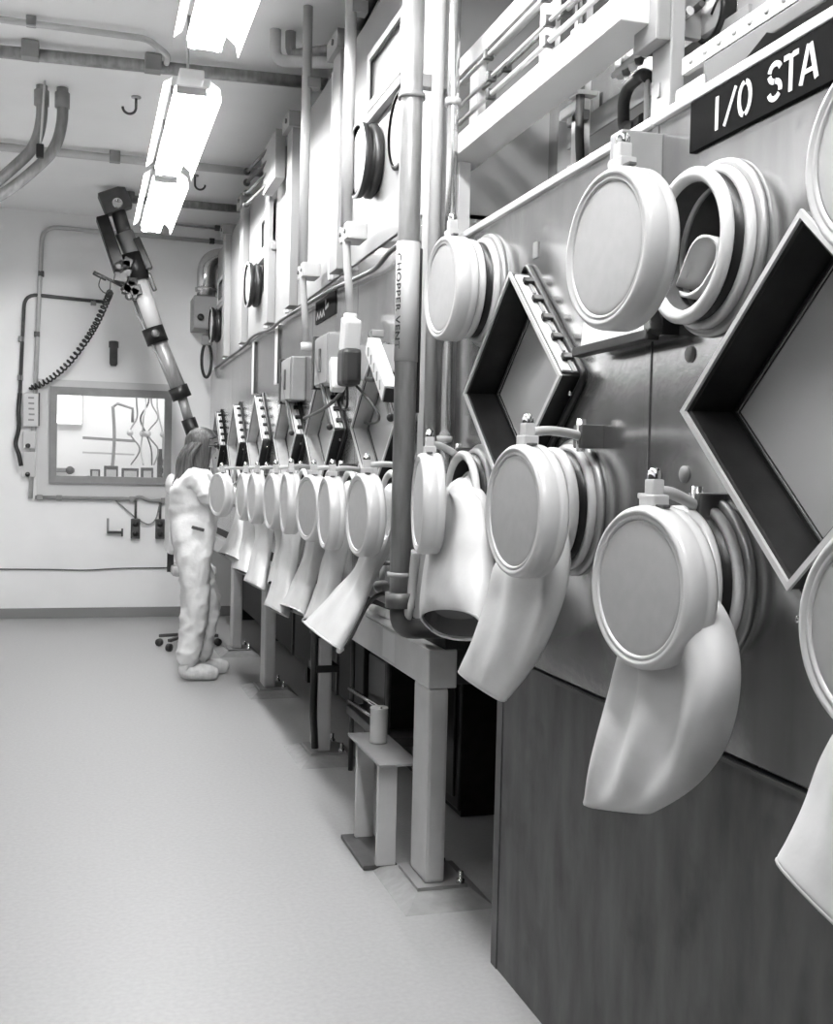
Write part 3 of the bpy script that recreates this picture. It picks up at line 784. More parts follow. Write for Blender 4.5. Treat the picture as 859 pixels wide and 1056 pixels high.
# machinery under the boxes
for k, (y0, y1, x0, x1, z1, lab) in enumerate(((4.30, 5.25, 1.50, 1.9, .66, 'dark equipment cabinet in the shadow behind the small step stand'),)):
    e = empty('equipment_cabinet', ((x0 + x1) / 2, (y0 + y1) / 2, 0), lab, 'cabinet')
    MB().box2((x0, y0, .03), (x1, y1, z1), .01).build('body', 'blackmetal', e, True)
    for i in range(2): MB().box2((x0 - .012, y0 + .04 + i * (y1 - y0) / 2, .08), (x0, y0 + (i + 1) * (y1 - y0) / 2 - .03, z1 - .05), .004).build('door', 'blackmetal', e, True)
    MB().box2((x0 + .02, y0 + .02, 0), (x1 - .02, y1 - .02, .03)).build('plinth', 'under', e, True)
e = empty('equipment_cart', (1.35, 4.72, 0), 'dark low cart with thin bright rails under the gloveboxes by the strapped leg', 'cart')
MB().box2((1.22, 4.45, .27), (1.42, 5.15, .31), .004).build('shelf', 'dark', e, True)
for y in (4.48, 5.12):
    for x in (1.24, 1.40): MB().tube([(x, y, 0), (x, y, .72)], .012, 8).build('upright', 'dark', e, True)
for z in (.36, .42): MB().tube([(1.23, 4.47, z), (1.23, 5.13, z - .03)], .010, 8).build('bright_rail', 'steel', e, True)
MB().box2((1.26, 4.6, .31), (1.40, 4.9, .60), .01).build('motor', 'blackmetal', e, True)

# step stand with a can
e = empty('step_stand', (1.06, 4.0, 0), 'small grey steel step stand beside the nearest support leg', 'stand')
MB().box2((.975, 3.80, 0.002), (1.10, 4.16, .018), .003).build('base_plate', 'dark', e, True)
MB().box2((1.01, 3.74, .385), (1.16, 4.23, .395), .002).build('top_plate', 'grey', e, True)
for y in (3.80, 4.12):
    MB().box2((1.02, y - .012, .018), (1.09, y + .012, .385), .003).build('upright', 'lgrey', e, True)
e = empty('can', (1.09, 4.06, .395), 'grey metal can standing on the step stand top', 'can')
MB().lathe([(0, 0), (0, .033), (.006, .035), (.018, .033), (.125, .033), (.131, .035), (.135, .033), (.131, .030), (.126, 0)], (1.09, 4.06, .3955), (0, 0, 1), 28).build('body', 'lgrey', e, True)
MB().tube([(1.09, 4.06 - .028, .515), (1.09, 4.06 - .03, .535)], .004, 6).build('rim_tab', 'steel', e, True)

# ------------------------------------------------------------------ pipes beside the boundary of the boxes
e = empty('vent_pipe', (1.0, 3.47, 1.0), 'tall grey vent pipe with white sleeve and black lettering in front of the boxes', 'pipe')
PX0, PY0 = 1.0, 3.49
MB().tube([(PX0, PY0, 1.0), (PX0, PY0, CZ)], .036, 20).build('pipe_run', 'pipe', e, True)
zs0, zs1 = onX(412, 375, 1.0).z, onX(419, 252, 1.0).z
MB().tube([(PX0, PY0, zs0), (PX0, PY0, zs1)], .0385, 24).build('white_sleeve', 'pipewhite', e, True)
for z in (1.08, 2.62): MB().lathe([(0, .037), (0, .044), (.016, .044), (.016, .037)], (PX0, PY0, z), (0, 0, 1), 20).build('coupling', 'grey', e, True)
MB().box2((PX0, PY0 - .02, 2.66), (UX + .0, PY0 + .02, 2.70)).build('standoff', 'grey', e, True)
MB().tube(round_path([(PX0, PY0, 1.02), (PX0, PY0, .91), (1.25, PY0 + .02, .905)], .05), .034, 16).build('lower_elbow', 'dark', e, True)
MB().tube([(1.0, PY0, .98), (1.0, PY0, 1.03)], .05, 16).build('union_nut', 'dark', e, True)
# vertical lettering wrapped round the sleeve
fc = bpy.data.curves.new('t', 'FONT'); fc.body = 'CHOPPER VENT'; fc.size = .05; fc.space_character = 1.12
fc.offset = .0012
to = bpy.data.objects.new('t', fc); COL.objects.link(to); bpy.context.view_layer.update()
tme = bake(to); bpy.data.objects.remove(to)
bm = bmesh.new(); bm.from_mesh(tme)
bmesh.ops.triangulate(bm, faces=bm.faces)
for _ in range(2): bmesh.ops.subdivide_edges(bm, edges=bm.edges, cuts=1)
xs = [v.co.x for v in bm.verts]; wtxt = max(xs) - min(xs)
sc = (zs1 - zs0) * .80 / wtxt
for v in bm.verts:
    zz = zs1 - (zs1 - zs0) * .10 - (v.co.x - min(xs)) * sc
    ang = math.radians(206) + ((v.co.y - .018) / .0395) * .62
    v.co = (PX0 + .0396 * math.cos(ang), PY0 + .0396 * math.sin(ang), zz)
bm.to_mesh(tme); bm.free()
link('lettering', tme, 'ink', e, True)

# group of white uprights behind the vent pipe
one('white_post', MB().box2((1.10, 3.52, .92), (1.145, 3.68, CZ), .006), 'cabinet', 'broad white upright post just right of the lettered vent pipe', 'post')
one('white_riser_pipe', MB().tube([(1.075, 3.455, 1.32), (1.075, 3.455, CZ)], .020, 14), 'pipewhite', 'slim white riser pipe in front of the broad white post', 'pipe')
e = empty('steel_riser_pipe', (1.10, 3.40, 1.45), 'shiny steel riser pipe nearest the second glovebox', 'pipe')
MB().tube([(1.105, 3.385, 1.42), (1.105, 3.385, CZ)], .019, 14).build('pipe_run', 'steel', e, True)
for z in (2.58, 1.52): MB().lathe([(0, .0195), (0, .026), (.02, .026), (.02, .0195)], (1.105, 3.385, z), (0, 0, 1), 16).build('coupling', 'lgrey', e, True)
MB().tube([(1.06, 3.56, 1.62), (1.06, 3.56, 2.16)], .010, 8).build('side_rod', 'black', e, True)

# drain pipes and valves at the foot of the vent pipe
e = empty('drain_pipe', (.99, 3.33, 1.0), 'curved grey drain pipe dropping from the nearly edge-on port cover to the frame rail', 'pipe')
MB().tube(smooth_path([onX(429, 568, 1.03), onX(425, 605, 1.03), onX(421, 632, 1.02), onX(413, 646, 1.03), onX(402, 643, 1.06), onX(383, 633, 1.10), onX(372, 628, 1.2)]), .016, 12).build('pipe_run', 'lgrey', e, True)
MB().tube([onX(384, 627, 1.10), onX(402, 634, 1.06)], .016, 12).build('second_pipe', 'lgrey', e, True)
e = empty('drain_elbow', onX(430, 648, 1.10), 'short ribbed elbow fitting on the frame rail below the lettered pipe', 'fitting')
MB().tube([onX(417, 645, 1.08), onX(428, 651, 1.08), onX(440, 650, 1.12)], .018, 12).build('pipe_run', 'grey', e, True)
MB().tube([onX(418, 644, 1.08), onX(421, 647, 1.08)], .026, 12).build('nut', 'lgrey', e, True)
e = empty('valve', onX(395, 606, 1.1), 'grey globe valve beside the foot of the lettered vent pipe', 'valve')
c = onX(394, 605, 1.10)
MB().sphere(c, .032, (1, 1.3, .8)).build('body', 'grey', e, True)
MB().tube([c, c + V((0, 0, .09))], .011, 10).build('stem', 'lgrey', e, True)
MB().tube([c + V((.035 * math.cos(a), .035 * math.sin(a), .09)) for a in [2 * PI * k / 20 for k in range(20)]], .006, 8, closed=True).build('handwheel', 'dark', e, True)
MB().tube([c + V((0, -.05, 0)), c + V((0, .07, 0))], .016, 10).build('pipe_stub', 'grey', e, True)
e = empty('black_hose', onX(372, 660, 1.0), 'black hose with pale end curling over the frame rail by largest far glove', 'hose')
hp = [onX(*q) for q in ((412, 618, 1.10), (395, 612, 1.06), (380, 622, 1.04), (370, 640, 1.04), (362, 656, 1.05), (352, 668, 1.05))]
MB().tube(smooth_path(hp), .009, 8).build('tubing', 'black', e, True)
MB().tube([hp[-1], hp[-1] + (hp[-1] - hp[-2]).normalized() * .045], .014, 10).build('pale_end', 'white', e, True)

# ------------------------------------------------------------------ conduits with switch boxes on the far line
def conduit(pyx, y, boxpx, label_c, label_b):
    e = empty('vertical_conduit', (1.04, y, 2.0), label_c, 'conduit', 'vertical conduits')
    zb = onX(*boxpx, 1.07).z
    MB().tube([(1.045, y, 2.44), (1.045, y, CZ)], .024, 14).build('upper_pipe', 'pipewhite', e, True)
    MB().tube(round_path([(1.045, y, 2.44), (1.05, y, 2.3), (1.07, y, zb + .16)], .1), .017, 12).build('lower_pipe', 'pipewhite', e, True)
    b = MB().box((1.075, y, 2.415), (.09, .15, .07), None, .008).build('clamp_block', 'lgrey', e, True)
    for d in (-.04, .04): MB().lathe([(0, .011), (.006, .011), (.006, 0)], (1.03, y + d, 2.415), (-1, 0, 0), 10).build('bolt', 'dark', b)
    MB().lathe([(0, .017), (0, .028), (.035, .028), (.035, .017)], (1.07, y, zb + .115), (0, 0, 1), 14).build('gland', 'white', e, True)
    MB().box2((1.045, y - .03, 3.32), (UX - .04, y + .03, 3.37)).build('standoff', 'grey', e, True)
    s = empty('switch_box', (1.08, y, zb), label_b, 'switch box', 'grey switch boxes')
    y = onX(boxpx[0], boxpx[1], 1.10).y; zb = onX(*boxpx, 1.10).z
    MB().box2((1.075, y - .15, zb - .125), (WX, y + .15, zb + .115), .010).build('body', 'grey', s, True)
    MB().box2((1.069, y - .14, zb - .115), (1.075, y + .14, zb + .105), .003).build('door', 'grey', s, True)
    MB().box2((1.060, y - .012, zb - .06), (1.070, y + .012, zb + .05), .003).build('handle', 'dark', s, True)
    MB().box2((1.065, y + .151, zb - .13), (WX, y + .19, zb + .125), .004).build('black_side', 'black', s, True)
conduit(0, onX(357, 250, 1.045).y, (337, 371), 'white vertical conduit with clamp, dropping to the nearer grey switch box', 'square grey switch box nearest the black electrical plug')
conduit(0, onX(312, 300, 1.045).y, (300, 391), 'white vertical conduit with clamp, dropping to the farther grey switch box', 'square grey switch box with black side, farther of the two')

# lamp head, plug and strip beside the vent pipe
e = empty('inspection_lamp', (1.03, 4.5, 1.85), 'white lamp head above a black plug, left of the lettered vent pipe', 'lamp')
yl = onX(372, 345, 1.05).y
c1 = onX(361, 346, 1.06)
MB().box(c1, (.07, .10, .14), Matrix.Rotation(.25, 3, 'X'), .012).build('lamp_head', 'white', e, True)
MB().box(c1 + V((.01, -.005, -.085)), (.06, .07, .05), Matrix.Rotation(.25, 3, 'X'), .012).build('lamp_base', 'lgrey', e, True)
c2 = onX(360, 379, 1.035)
MB().box(c2, (.08, .12, .15), None, .02).build('plug_body', 'black', e, True)
MB().box(c2 + V((-.02, .13, -.02)), (.06, .06, .14), Matrix.Rotation(-.3, 3, 'X'), .01).build('reflector_plate', 'white', e, True)
MB().tube(smooth_path([onX(386, 372, 1.08), onX(389, 380, 1.08), onX(386, 391, 1.08), onX(378, 391, 1.08)]), .010, 8).build('handle', 'black', e, True)
MB().box2((c1.x + .03, c1.y - .01, c1.z - .18), (WX, c1.y + .05, c1.z - .04)).build('bracket', 'lgrey', e, True)
one('plug_cable', MB().tube(smooth_path([onX(358, 392, 1.05), onX(352, 405, 1.05), onX(340, 417, 1.05), onX(328, 425, 1.06), onX(314, 431, 1.1)]), .008, 8), 'black', 'black cable sagging from the plug to the farther switch box', 'cable')
one('plug_cable', MB().tube(smooth_path([onX(362, 392, 1.06), onX(374, 405, 1.09), onX(386, 420, 1.12), onX(391, 432, 1.13), onX(382, 437, 1.14), onX(372, 434, 1.15)]), .006, 8), 'dark', 'thin cable curling from the plug over the bare steel', 'cable')
one('plug_cable', MB().tube(smooth_path([onX(357, 393, 1.05), onX(353, 412, 1.05), onX(354, 421, 1.05), onX(358, 418, 1.05), onX(358, 396, 1.05)]), .006, 8), 'black', 'short black cable loop directly under the plug', 'cable')
e = empty('terminal_strip', (1.02, 4.0, 1.75), 'slanting white terminal strip with dark end beside the lettered pipe', 'terminal strip')
a, b = onX(384, 356, 1.05), onX(402, 406, 1.05)
MB().bar(a, b, .065, .05, .004, V((1, 0, 0))).build('body', 'white', e, True)
dirv = (b - a).normalized()
MB().bar(b, b + dirv * .012, .060, .045, .002, V((1, 0, 0))).build('end_cap', 'black', e, True)
for k in range(5):
    c = a + (b - a) * (.15 + .17 * k)
    MB().box(c + V((-.026, 0, 0)), (.004, .012, .035), None).build('slot', 'grey', e, True)
MB().box2((1.075, a.y - .06, a.z - .10), (WX, a.y - .02, a.z)).build('mounting_bracket', 'lgrey', e, True)

# slim levers on the windows of the far boxes
for k, (yy, lab) in enumerate(((4.30, 'long dark lever over the first far window, left of the lettered pipe'), (5.345, 'long dark lever over the window under the nearer switch box'), (6.31, 'long dark lever over the window under the farther switch box'))):
    e = empty('window_lever', (WX - FR, yy, ZF), lab, 'lever', 'window levers')
    MB().bar((WX - FR - .025, yy - .02, ZF + .36), (WX - FR - .025, yy - .36, ZF + .02), .012, .018, .002).build('lever_bar', 'dark', e, True)
    MB().box((WX - FR / 2 - .02, yy - .02, ZF + .36), (.05, .03, .03), None, .005).build('pivot', 'grey', e, True)
    MB().sphere((WX - FR - .025, yy - .365, ZF + .015), .016, seg=12).build('grip', 'black', e, True)

# ------------------------------------------------------------------ port covers
COVER = [(.0, .0)]
cov = {}
def port_cover(px, py, X, phi_deg, label, py_, pz_, dia=.295, arm=True, ho=-.12):
    """cover whose face centre is seen at px,py on plane x = X; port at y = py_, z = pz_"""
    c = onX(px, py, X); phi = math.radians(phi_deg); R = .1475; sc = dia / .295
    e = empty('port_cover', c, label, 'port cover', 'white port covers', phi)
    e.scale = (sc, sc, sc)
    if not cov:
        cov['body'] = MB().lathe([(.008, .1205), (.004, .122), (.002, .125), (.004, .1285), (.0045, .130), (.0, .133), (.0015, .140), (.009, .1455), (.020, .1475), (.040, .1475), (.043, .1455), (.047, .1475), (.060, .1475), (.066, .144), (.066, .124), (.02, .122), (.02, 0)],
                               (0, 0, 0), (1, 0, 0), 72).build('body', 'cover', e)
        cov['face'] = MB().lathe([(.014, .1208), (.0065, .1208), (.0055, .117), (.005, .11), (.005, 0)], (0, 0, 0), (1, 0, 0), 64).build('face_plate', 'face', e)
        st = MB(); st.box((.035, 0, .155), (.034, .045, .022), None, .003); st.box((.035, 0, .178), (.026, .026, .032), None, .004); st.box((.035, .026, .163), (.014, .03, .010), None, .002)
        cov['stud'] = st.build('pivot_stud', 'lgrey', e)
        cov['nut'] = MB().lathe([(0, .013), (.010, .013), (.018, .009), (.022, 0)], (.035, 0, .194), (0, 0, 1), 16).build('acorn_nut', 'chrome', cov['stud'])
        cov['slot'] = MB().box((.030, -.03, .1465), (.016, .030, .006), None, .002).build('slot', 'dark', e)
    else:
        for k in ('body', 'face', 'slot'): 
            q = cov[k].copy(); COL.objects.link(q); q.parent = e
        st = cov['stud'].copy(); COL.objects.link(st); st.parent = e
        q = cov['nut'].copy(); COL.objects.link(q); q.parent = st
    if arm:
        top = c + Matrix.Rotation(phi, 3, 'Z') @ V((.035 * sc, 0, .172 * sc))
        hy = py_ + ho; hz = top.z + (.0 if ho == -.12 else -.03)
        def w2l(p): return (Matrix.Rotation(-phi, 3, 'Z') @ (V(p) - c)) / sc
        hp_ = V((WX - .045, hy, hz)); pts = [top, top.lerp(hp_, .35) + V((0, 0, .008)), top.lerp(hp_, .75) + V((0, 0, .006)), hp_]
        MB().tube([w2l(p) for p in smooth_path(pts, 6)], .011 / sc, 10).build('swing_arm', 'cover', e)
        h = MB(); h.box(w2l((WX - .024, hy, hz)), (.06, .05, .055), Matrix.Rotation(-phi, 3, 'Z'), .004)
        hb = h.build('hinge_block', 'dark', e)
        MB().tube([w2l((WX - .045, hy, hz - .035)), w2l((WX - .045, hy, hz + .04))], .011, 10).build('hinge_pin', 'steel', hb)
    return e
port_cover(622, 256, .905, 5, 'big white port cover swung left beside the open port under the sign', 1.89, 1.86, arm=False)
port_cover(655, 606, .945, 8, 'big white port cover low on nearest glovebox, between the diamond windows', 1.89, 1.225, ho=-.03)
port_cover(527, 527, .90, 4, 'white port cover below the diamond window of the second glovebox', 2.50, 1.345)
port_cover(429.5, 519, .93, -9.5, 'white port cover seen almost edge-on beside the lettered vent pipe', 3.165, 1.345, ho=.10)
port_cover(453, 297, .965, 1.5, 'white port cover at upper left of the second glovebox window', 3.165, 1.97, arm=False)
port_cover(367, 531, .92, 2.7, 'white port cover left of the lettered vent pipe, first of the far row', 3.965, 1.285)
port_cover(333, 529, .92, -1.6, 'white port cover second of the far row, counted from the vent pipe', 4.635, 1.285)
port_cover(315, 524, .94, 8, 'white port cover third of the far row, counted from the vent pipe', 5.01, 1.285)
port_cover(292, 519, .92, -2, 'white port cover fourth of the far row, counted from the vent pipe', 5.68, 1.285)
port_cover(277, 517, .93, 3.5, 'white port cover fifth of the far row, counted from the vent pipe', 5.975, 1.285)
port_cover(258.5, 514, .93, 1.5, 'white port cover sixth of the far row, counted from the vent pipe', 6.645, 1.285)
port_cover(247, 512, .93, 3, 'white port cover seventh of the far row, mostly hidden behind the sixth', 7.125, 1.285)
port_cover(223, 510, .83, 16, 'white port cover in front of the right arm of the person', 7.795, 1.285, dia=.285)
# right edge covers of the nearest box
def cover_at(c, phi, label):
    px = c
    d = c - EYE
    pr = (d.dot(R2) / d.dot(_f) * FPX + CXP, -d.dot(U2) / d.dot(_f) * FPX + CYP)
    return port_cover(pr[0], pr[1], c.x, phi, label, c.y + .2, c.z)
cover_at(V((.985, 1.235, 1.862)), 4, 'white port cover cut by the right edge beside the black sign')
cover_at(V((.94, 1.145, 1.235)), 6, 'white port cover cut by the right edge below the nearest window')
# bracket box above the big swung cover
p = onX(655, 158, 1.12)
e = empty('pivot_bracket', (1.12, p.y, p.z), 'grey bracket box with white tag behind the big swung port cover', 'bracket')
MB().box2((1.06, p.y - .055, p.z - .10), (WX + .002, p.y + .0, p.z + .03), .004).build('box', 'grey', e, True)
MB().prism([(1.057, p.y + .0, p.z - .09), (1.057, p.y - .05, p.z - .09), (1.057, p.y - .05, p.z + .02)], (.003, 0, 0)).build('white_tag', 'white', e, True)
# folder-like tray on the wall below that cover
e = empty('document_tray', (1.13, 2.28, 1.72), 'white document tray with black edges under the big swung port cover', 'tray')
a, b, c, d = onX(598, 364, 1.11), onX(676, 345, 1.11), onX(676, 318, 1.13), onX(602, 330, 1.13)
MB().prism([d, a, b, c], (.02, 0, 0)).build('white_sheet', 'white', e, True)
MB().bar(a + V((-.006, 0, 0)), b + V((-.006, 0, 0)), .03, .022, .003).build('lower_edge', 'black', e, True)
MB().bar(b + V((-.006, 0, 0)), c + V((-.004, 0, 0.02)), .03, .03, .003, V((1, 0, 0))).build('side_edge', 'black', e, True)
MB().box2((1.12, b.y - .01, b.z), (WX, b.y + .02, b.z + .05)).build('mounting_lug', 'black', e, True)

# ------------------------------------------------------------------ gloves (gauntlets) hanging out of the ports
def loft_glove(secs, label, open_end=True, seg=28, folds=.004, seed=1, rows=5):
    """secs: list of (centre, half width vector U, half thickness vector T)"""
    n = len(secs)
    C = smooth_path([s[0] for s in secs], rows); U = smooth_path([s[1] for s in secs], rows); T = smooth_path([s[2] for s in secs], rows)
    bm = bmesh.new(); rings = []
    for i in range(len(C)):
        t = i / (len(C) - 1); ring = []
        for k in range(seg):
            a = 2 * PI * k / seg
            ca, sa = math.cos(a), math.sin(a)
            ex = .62 + .38 * (1 - t)
            f = math.copysign(abs(sa) ** ex, sa)
            p = C[i] + U[i] * ca + T[i] * f
            if 0 < t:
                nv = noise.noise(V((p.x * 9 + seed, p.y * 9, p.z * 4.5)))
                p += T[i].normalized() * nv * folds * 2.2 * math.sin(PI * min(1, t * 1.1))
                p += T[i].normalized() * folds * 1.4 * math.sin(ca * 7 + seed + t * 2) * math.sin(PI * min(1, t * 1.05)) * (1 if sa < 0 else -1)
            ring.append(bm.verts.new(p))
        rings.append(ring)
    for A, B in zip(rings, rings[1:]):
        for k in range(seg):
            f = bm.faces.new((A[k], A[(k + 1) % seg], B[(k + 1) % seg], B[k])); f.smooth = True
    # dark funnel in the open end: shade of the hollow put into colour
    inner = bmesh.new()
    last = rings[-1]; cen = C[-1]; back = (C[-2] - C[-1]).normalized()
    if not open_end:
        bm.faces.new(last)
    me = bpy.data.meshes.new('glove'); bmesh.ops.recalc_face_normals(bm, faces=bm.faces)
    lastco = [v.co.copy() for v in last]
    bm.to_mesh(me); bm.free()
    e = empty('rubber_glove', secs[0][0], label, 'glove', 'white rubber gloves')
    o = link('gauntlet', me, 'glove', e, True)
    sol = o.modifiers.new('t', 'SOLIDIFY'); sol.thickness = .005; sol.offset = -1
    sub = o.modifiers.new('s', 'SUBSURF'); sub.levels = 1; sub.render_levels = 1
    if open_end:
        m = MB()
        A = [m.bm.verts.new(cen + (p - cen) * .90 + back * .004) for p in lastco]
        B = [m.bm.verts.new(cen + (p - cen) * .80 + back * .05) for p in lastco]
        for k in range(seg): m.bm.faces.new((A[k], A[(k + 1) % seg], B[(k + 1) % seg], B[k]))
        m.bm.faces.new(B)
        m.build('mouth_shade', 'cuffin', e, True)
        h = MB().tube([cen + (p - cen) * 1.0 for p in lastco], .0045, 6, closed=True)
        h.build('hem', 'glove', e, True)
    return e
def start(y, z, r=.105):
    return [(V((WX + .02, y, z)), V((0, r, 0)), V((0, 0, -r))), (V((WX - .06, y, z - .01)), V((0, r * 1.0, 0)), V((.02, 0, -r * .85)))]
def edge_sec(l, r, XLt, XRt, t, tz=0.0):
    a, b = onX(*l, XLt), onX(*r, XRt)
    u = (b - a) / 2
    n = V((-1, 0, 0)) - u * (V((-1, 0, 0)).dot(u) / u.length_squared)
    n.normalize()
    return ((a + b) / 2, u * -1.0 if u.y < 0 else u, n * t + V((0, 0, tz)))
def fixsign(secs):
    for i in range(1, len(secs)):
        c, u, t = secs[i]; pu, pt = secs[i - 1][1], secs[i - 1][2]
        if u.dot(pu) < 0: u = -u
        if t.dot(pt) < 0 and i > 2: t = -t
        secs[i] = (c, u, t)
    return secs
# B: big glove under the nearest low cover
loft_glove(fixsign(start(1.89, 1.225) + [edge_sec((662, 660), (745, 640), 1.04, 1.05, .05), edge_sec((648, 710), (757, 700), 1.02, 1.04, .052), edge_sec((631, 760), (737, 765), .99, 1.03, .045), edge_sec((615, 805), (700, 816), .97, 1.01, .03), edge_sec((603, 831), (668, 838), .955, .99, .012)]),
           'big crumpled white glove hanging under the low cover of the nearest glovebox', open_end=False, folds=.014, seed=3)
# C
loft_glove(fixsign(start(2.50, 1.345) + [edge_sec((524, 575), (580, 580), 1.03, 1.05, .045), edge_sec((512, 615), (571, 630), 1.01, 1.03, .040), edge_sec((494, 655), (550, 680), .97, 1.00, .036), edge_sec((475, 692), (520, 722), .94, .97, .014)]),
           'long white glove hanging under the cover of the second glovebox window', folds=.009, seed=5)
# D: open port, glove falls straight down with its dark mouth towards the room
loft_glove(fixsign([(V((WX + .05, 3.165, 1.36)), V((0, .06, 0)), V((0, 0, -.06))), (V((WX - .03, 3.165, 1.405)), V((0, .026, 0)), V((-.01, 0, -.03))), (V((WX - .075, 3.17, 1.395)), V((0, .036, 0)), V((-.03, 0, -.02))),
            edge_sec((464, 510), (492, 515), 1.07, 1.055, .04), edge_sec((455, 545), (496, 548), 1.06, 1.04, .05), edge_sec((449, 575), (497, 578), 1.055, 1.03, .055), edge_sec((443, 615), (498, 612), 1.04, 1.01, .058, -.0),
            (lambda s: (s[0], s[1], V((-.045, 0, .045))))(edge_sec((440, 645), (498, 642), 1.03, 1.00, .06))]),
           'white glove hanging from the open port beside the edge-on cover, dark mouth showing', folds=.009, seed=8)
# right-edge glove
loft_glove(fixsign(start(1.21, 1.225) + [(V((1.02, 1.20, 1.07)), V((0, .10, 0)), V((-.045, 0, 0))), (V((.99, 1.21, .97)), V((-.01, .095, .0)), V((-.04, 0, 0))), (V((.94, 1.225, .87)), V((-.01, .085, .03)), V((-.015, 0, 0)))]),
           'white glove cut by the right edge at lower right', seed=9)
# far row
def far_glove(y, bl, br, X, label, seed, t=.035, mid=.5, w0=.08):
    z = 1.285
    a, b = onX(*bl, X), onX(*br, X)
    cen = (a + b) / 2; u = (a - b) / 2
    if u.y < 0: u = -u
    s0 = V((WX - .10, y, z - .12))
    p1 = s0.lerp(cen, .35) + V((.012, .0, 0)); p2 = s0.lerp(cen, .72) + V((.008, 0, 0))
    secs = start(y, z, .10) + [(s0, V((0, w0, 0)), V((-.045, 0, -.02))), (p1, V((0, w0 * .75, 0)).lerp(u, .3), V((-.04, 0, -.005))), (p2, V((0, w0 * .75, 0)).lerp(u, .7), V((-t * 1.05, 0, 0))), (cen, u, V((-t, 0, .022)))]
    loft_glove(secs, label, seed=seed, folds=.008)
far_glove(3.965, (318, 643), (349, 668), .88, 'broad white glove reaching lowest in the far row, beside the lettered pipe', 21, .04, w0=.085)
far_glove(4.635, (315, 643), (336, 640), .985, 'slim white glove hanging behind the broad glove of the far row', 22, .03)
far_glove(5.01, (293, 626), (312, 632), .965, 'white glove third from the lettered pipe in the far row', 23)
far_glove(5.68, (276, 626), (294, 634), .955, 'white glove fourth from the lettered pipe in the far row', 24)
far_glove(5.975, (279, 604), (289, 602), 1.0, 'narrow white glove fifth from the lettered pipe, partly hidden', 25, .028)
far_glove(6.645, (255, 600), (270, 607), .955, 'white glove sixth from the lettered pipe in the far row', 26)
far_glove(7.125, (243, 588), (257, 592), .95, 'white glove seventh from the lettered pipe, near the hip of the person', 27)
far_glove(7.60, (227, 571), (246, 577), .93, 'white glove nearest the hip of the person in white', 28, .03)

# glove tucked inside the open port under the sign
e = empty('tucked_glove', (1.16, 1.89, 1.80), 'white glove folded inside the open round port under the sign', 'glove')
cpts = [onX(*q) for q in ((694, 300, 1.135), (700, 285, 1.125), (706, 268, 1.12), (713, 252, 1.115), (722, 243, 1.115), (733, 243, 1.12), (740, 252, 1.12), (738, 270, 1.12), (730, 286, 1.12), (720, 300, 1.12), (706, 307, 1.125))]
path = smooth_path(cpts + cpts[:1], 5)
m = MB()
A = [m.bm.verts.new(p) for p in path]; B = [m.bm.verts.new(p + V((.085, -.012, -.012))) for p in path]
C2 = [m.bm.verts.new(p + V((.004, 0, 0)) + (p - path[len(path) // 2]) * .0) for p in path]
for k in range(len(path) - 1):
    f = m.bm.faces.new((A[k], A[k + 1], B[k + 1], B[k])); f.smooth = True
ob = m.build('cuff', 'glove', e, True)
s_ = ob.modifiers.new('t', 'SOLIDIFY'); s_.thickness = .008
q = [onX(*t) for t in ((700, 287, 1.12), (714, 250, 1.115), (720, 276, 1.16))]
MB().prism(q, (.012, -.004, 0)).build('folded_flap', 'glove', e, True)
MB().prism([p + V((.06, 0, 0)) for p in path[:-1]], (.006, 0, 0)).build('mouth_shade', 'cuffin', e, True)  # dark sheet across the cuff, its inner shade as colour

# ------------------------------------------------------------------ clutter above the near boxes
one('rear_service_panel', MB().box2((1.62, .4, 2.19), (1.66, 3.9, CZ)), 'panel', 'pale steel service panel standing behind the clutter above the near gloveboxes', 'panel')
# white channel beam
a, b = onX(460, 165, 1.14), onX(640, 24, 1.14)
e = empty('channel_beam', (1.14, 3.0, 2.45), 'long white channel beam slanting along above the second glovebox', 'beam')
MB().box2((1.13, 2.28, 2.435), (1.237, 3.62, 2.50), .003).build('beam', 'white', e, True)
for y in (3.50,):
    MB().box2((1.16, y - .03, 2.186), (1.20, y + .03, 2.435), .003).build('beam_post', 'white', e, True)
one('black_slot_post', MB().box2((1.17, 3.56, 2.19), (1.20, 3.62, 2.434)), 'black', 'narrow black upright under the far end of the white channel beam', 'post')
# rods and upper rails in front of service panel
for k, (z, x, r, m_, lab) in enumerate(((2.60, 1.20, .008, 'white', 'white horizontal rod resting lowest above the channel beam'), (2.655, 1.20, .006, 'lgrey', 'grey horizontal rod second above the channel beam'), (2.72, 1.19, .008, 'white', 'white horizontal rod third above the channel beam'), (2.57, 1.25, .006, 'dark', 'thin dark rod between the white rods above the beam'), (2.69, 1.25, .006, 'pipe', 'thin grey rod high between the white rods above the beam'), (2.55, 1.30, .009, 'lgrey', 'grey horizontal rod behind the channel beam'))):
    e = empty('service_rod', (x, 3.0, z), lab, 'rod', 'service rods above the beam')
    MB().tube([(x, 2.36, z), (x, 3.62, z)], r, 10).build('rod', m_, e, True)
    for y in (2.45, 2.85, 3.3): MB().box((x, y, z), (.03, .02, .03), None, .003).build('rod_clip', 'dark', e, True)
e = empty('upper_beam', (1.26, 3.0, 2.85), 'upper white beam running parallel above the service rods', 'beam')
MB().box2((1.22, 2.9, 2.78), (1.27, 3.75, 2.84), .003).build('beam', 'white', e, True)
for y in (2.95, 3.55): MB().box2((1.23, y - .04, 2.50), (1.26, y + .04, 2.78), .003).build('beam_post', 'white', e, True)
e = empty('window_housing', (1.4, 3.7, 2.9), 'white framed housing with dark pane high behind the service rods', 'housing')
wy = 3.95
p0, p1 = onY(475, 15, wy), onY(535, 60, wy)
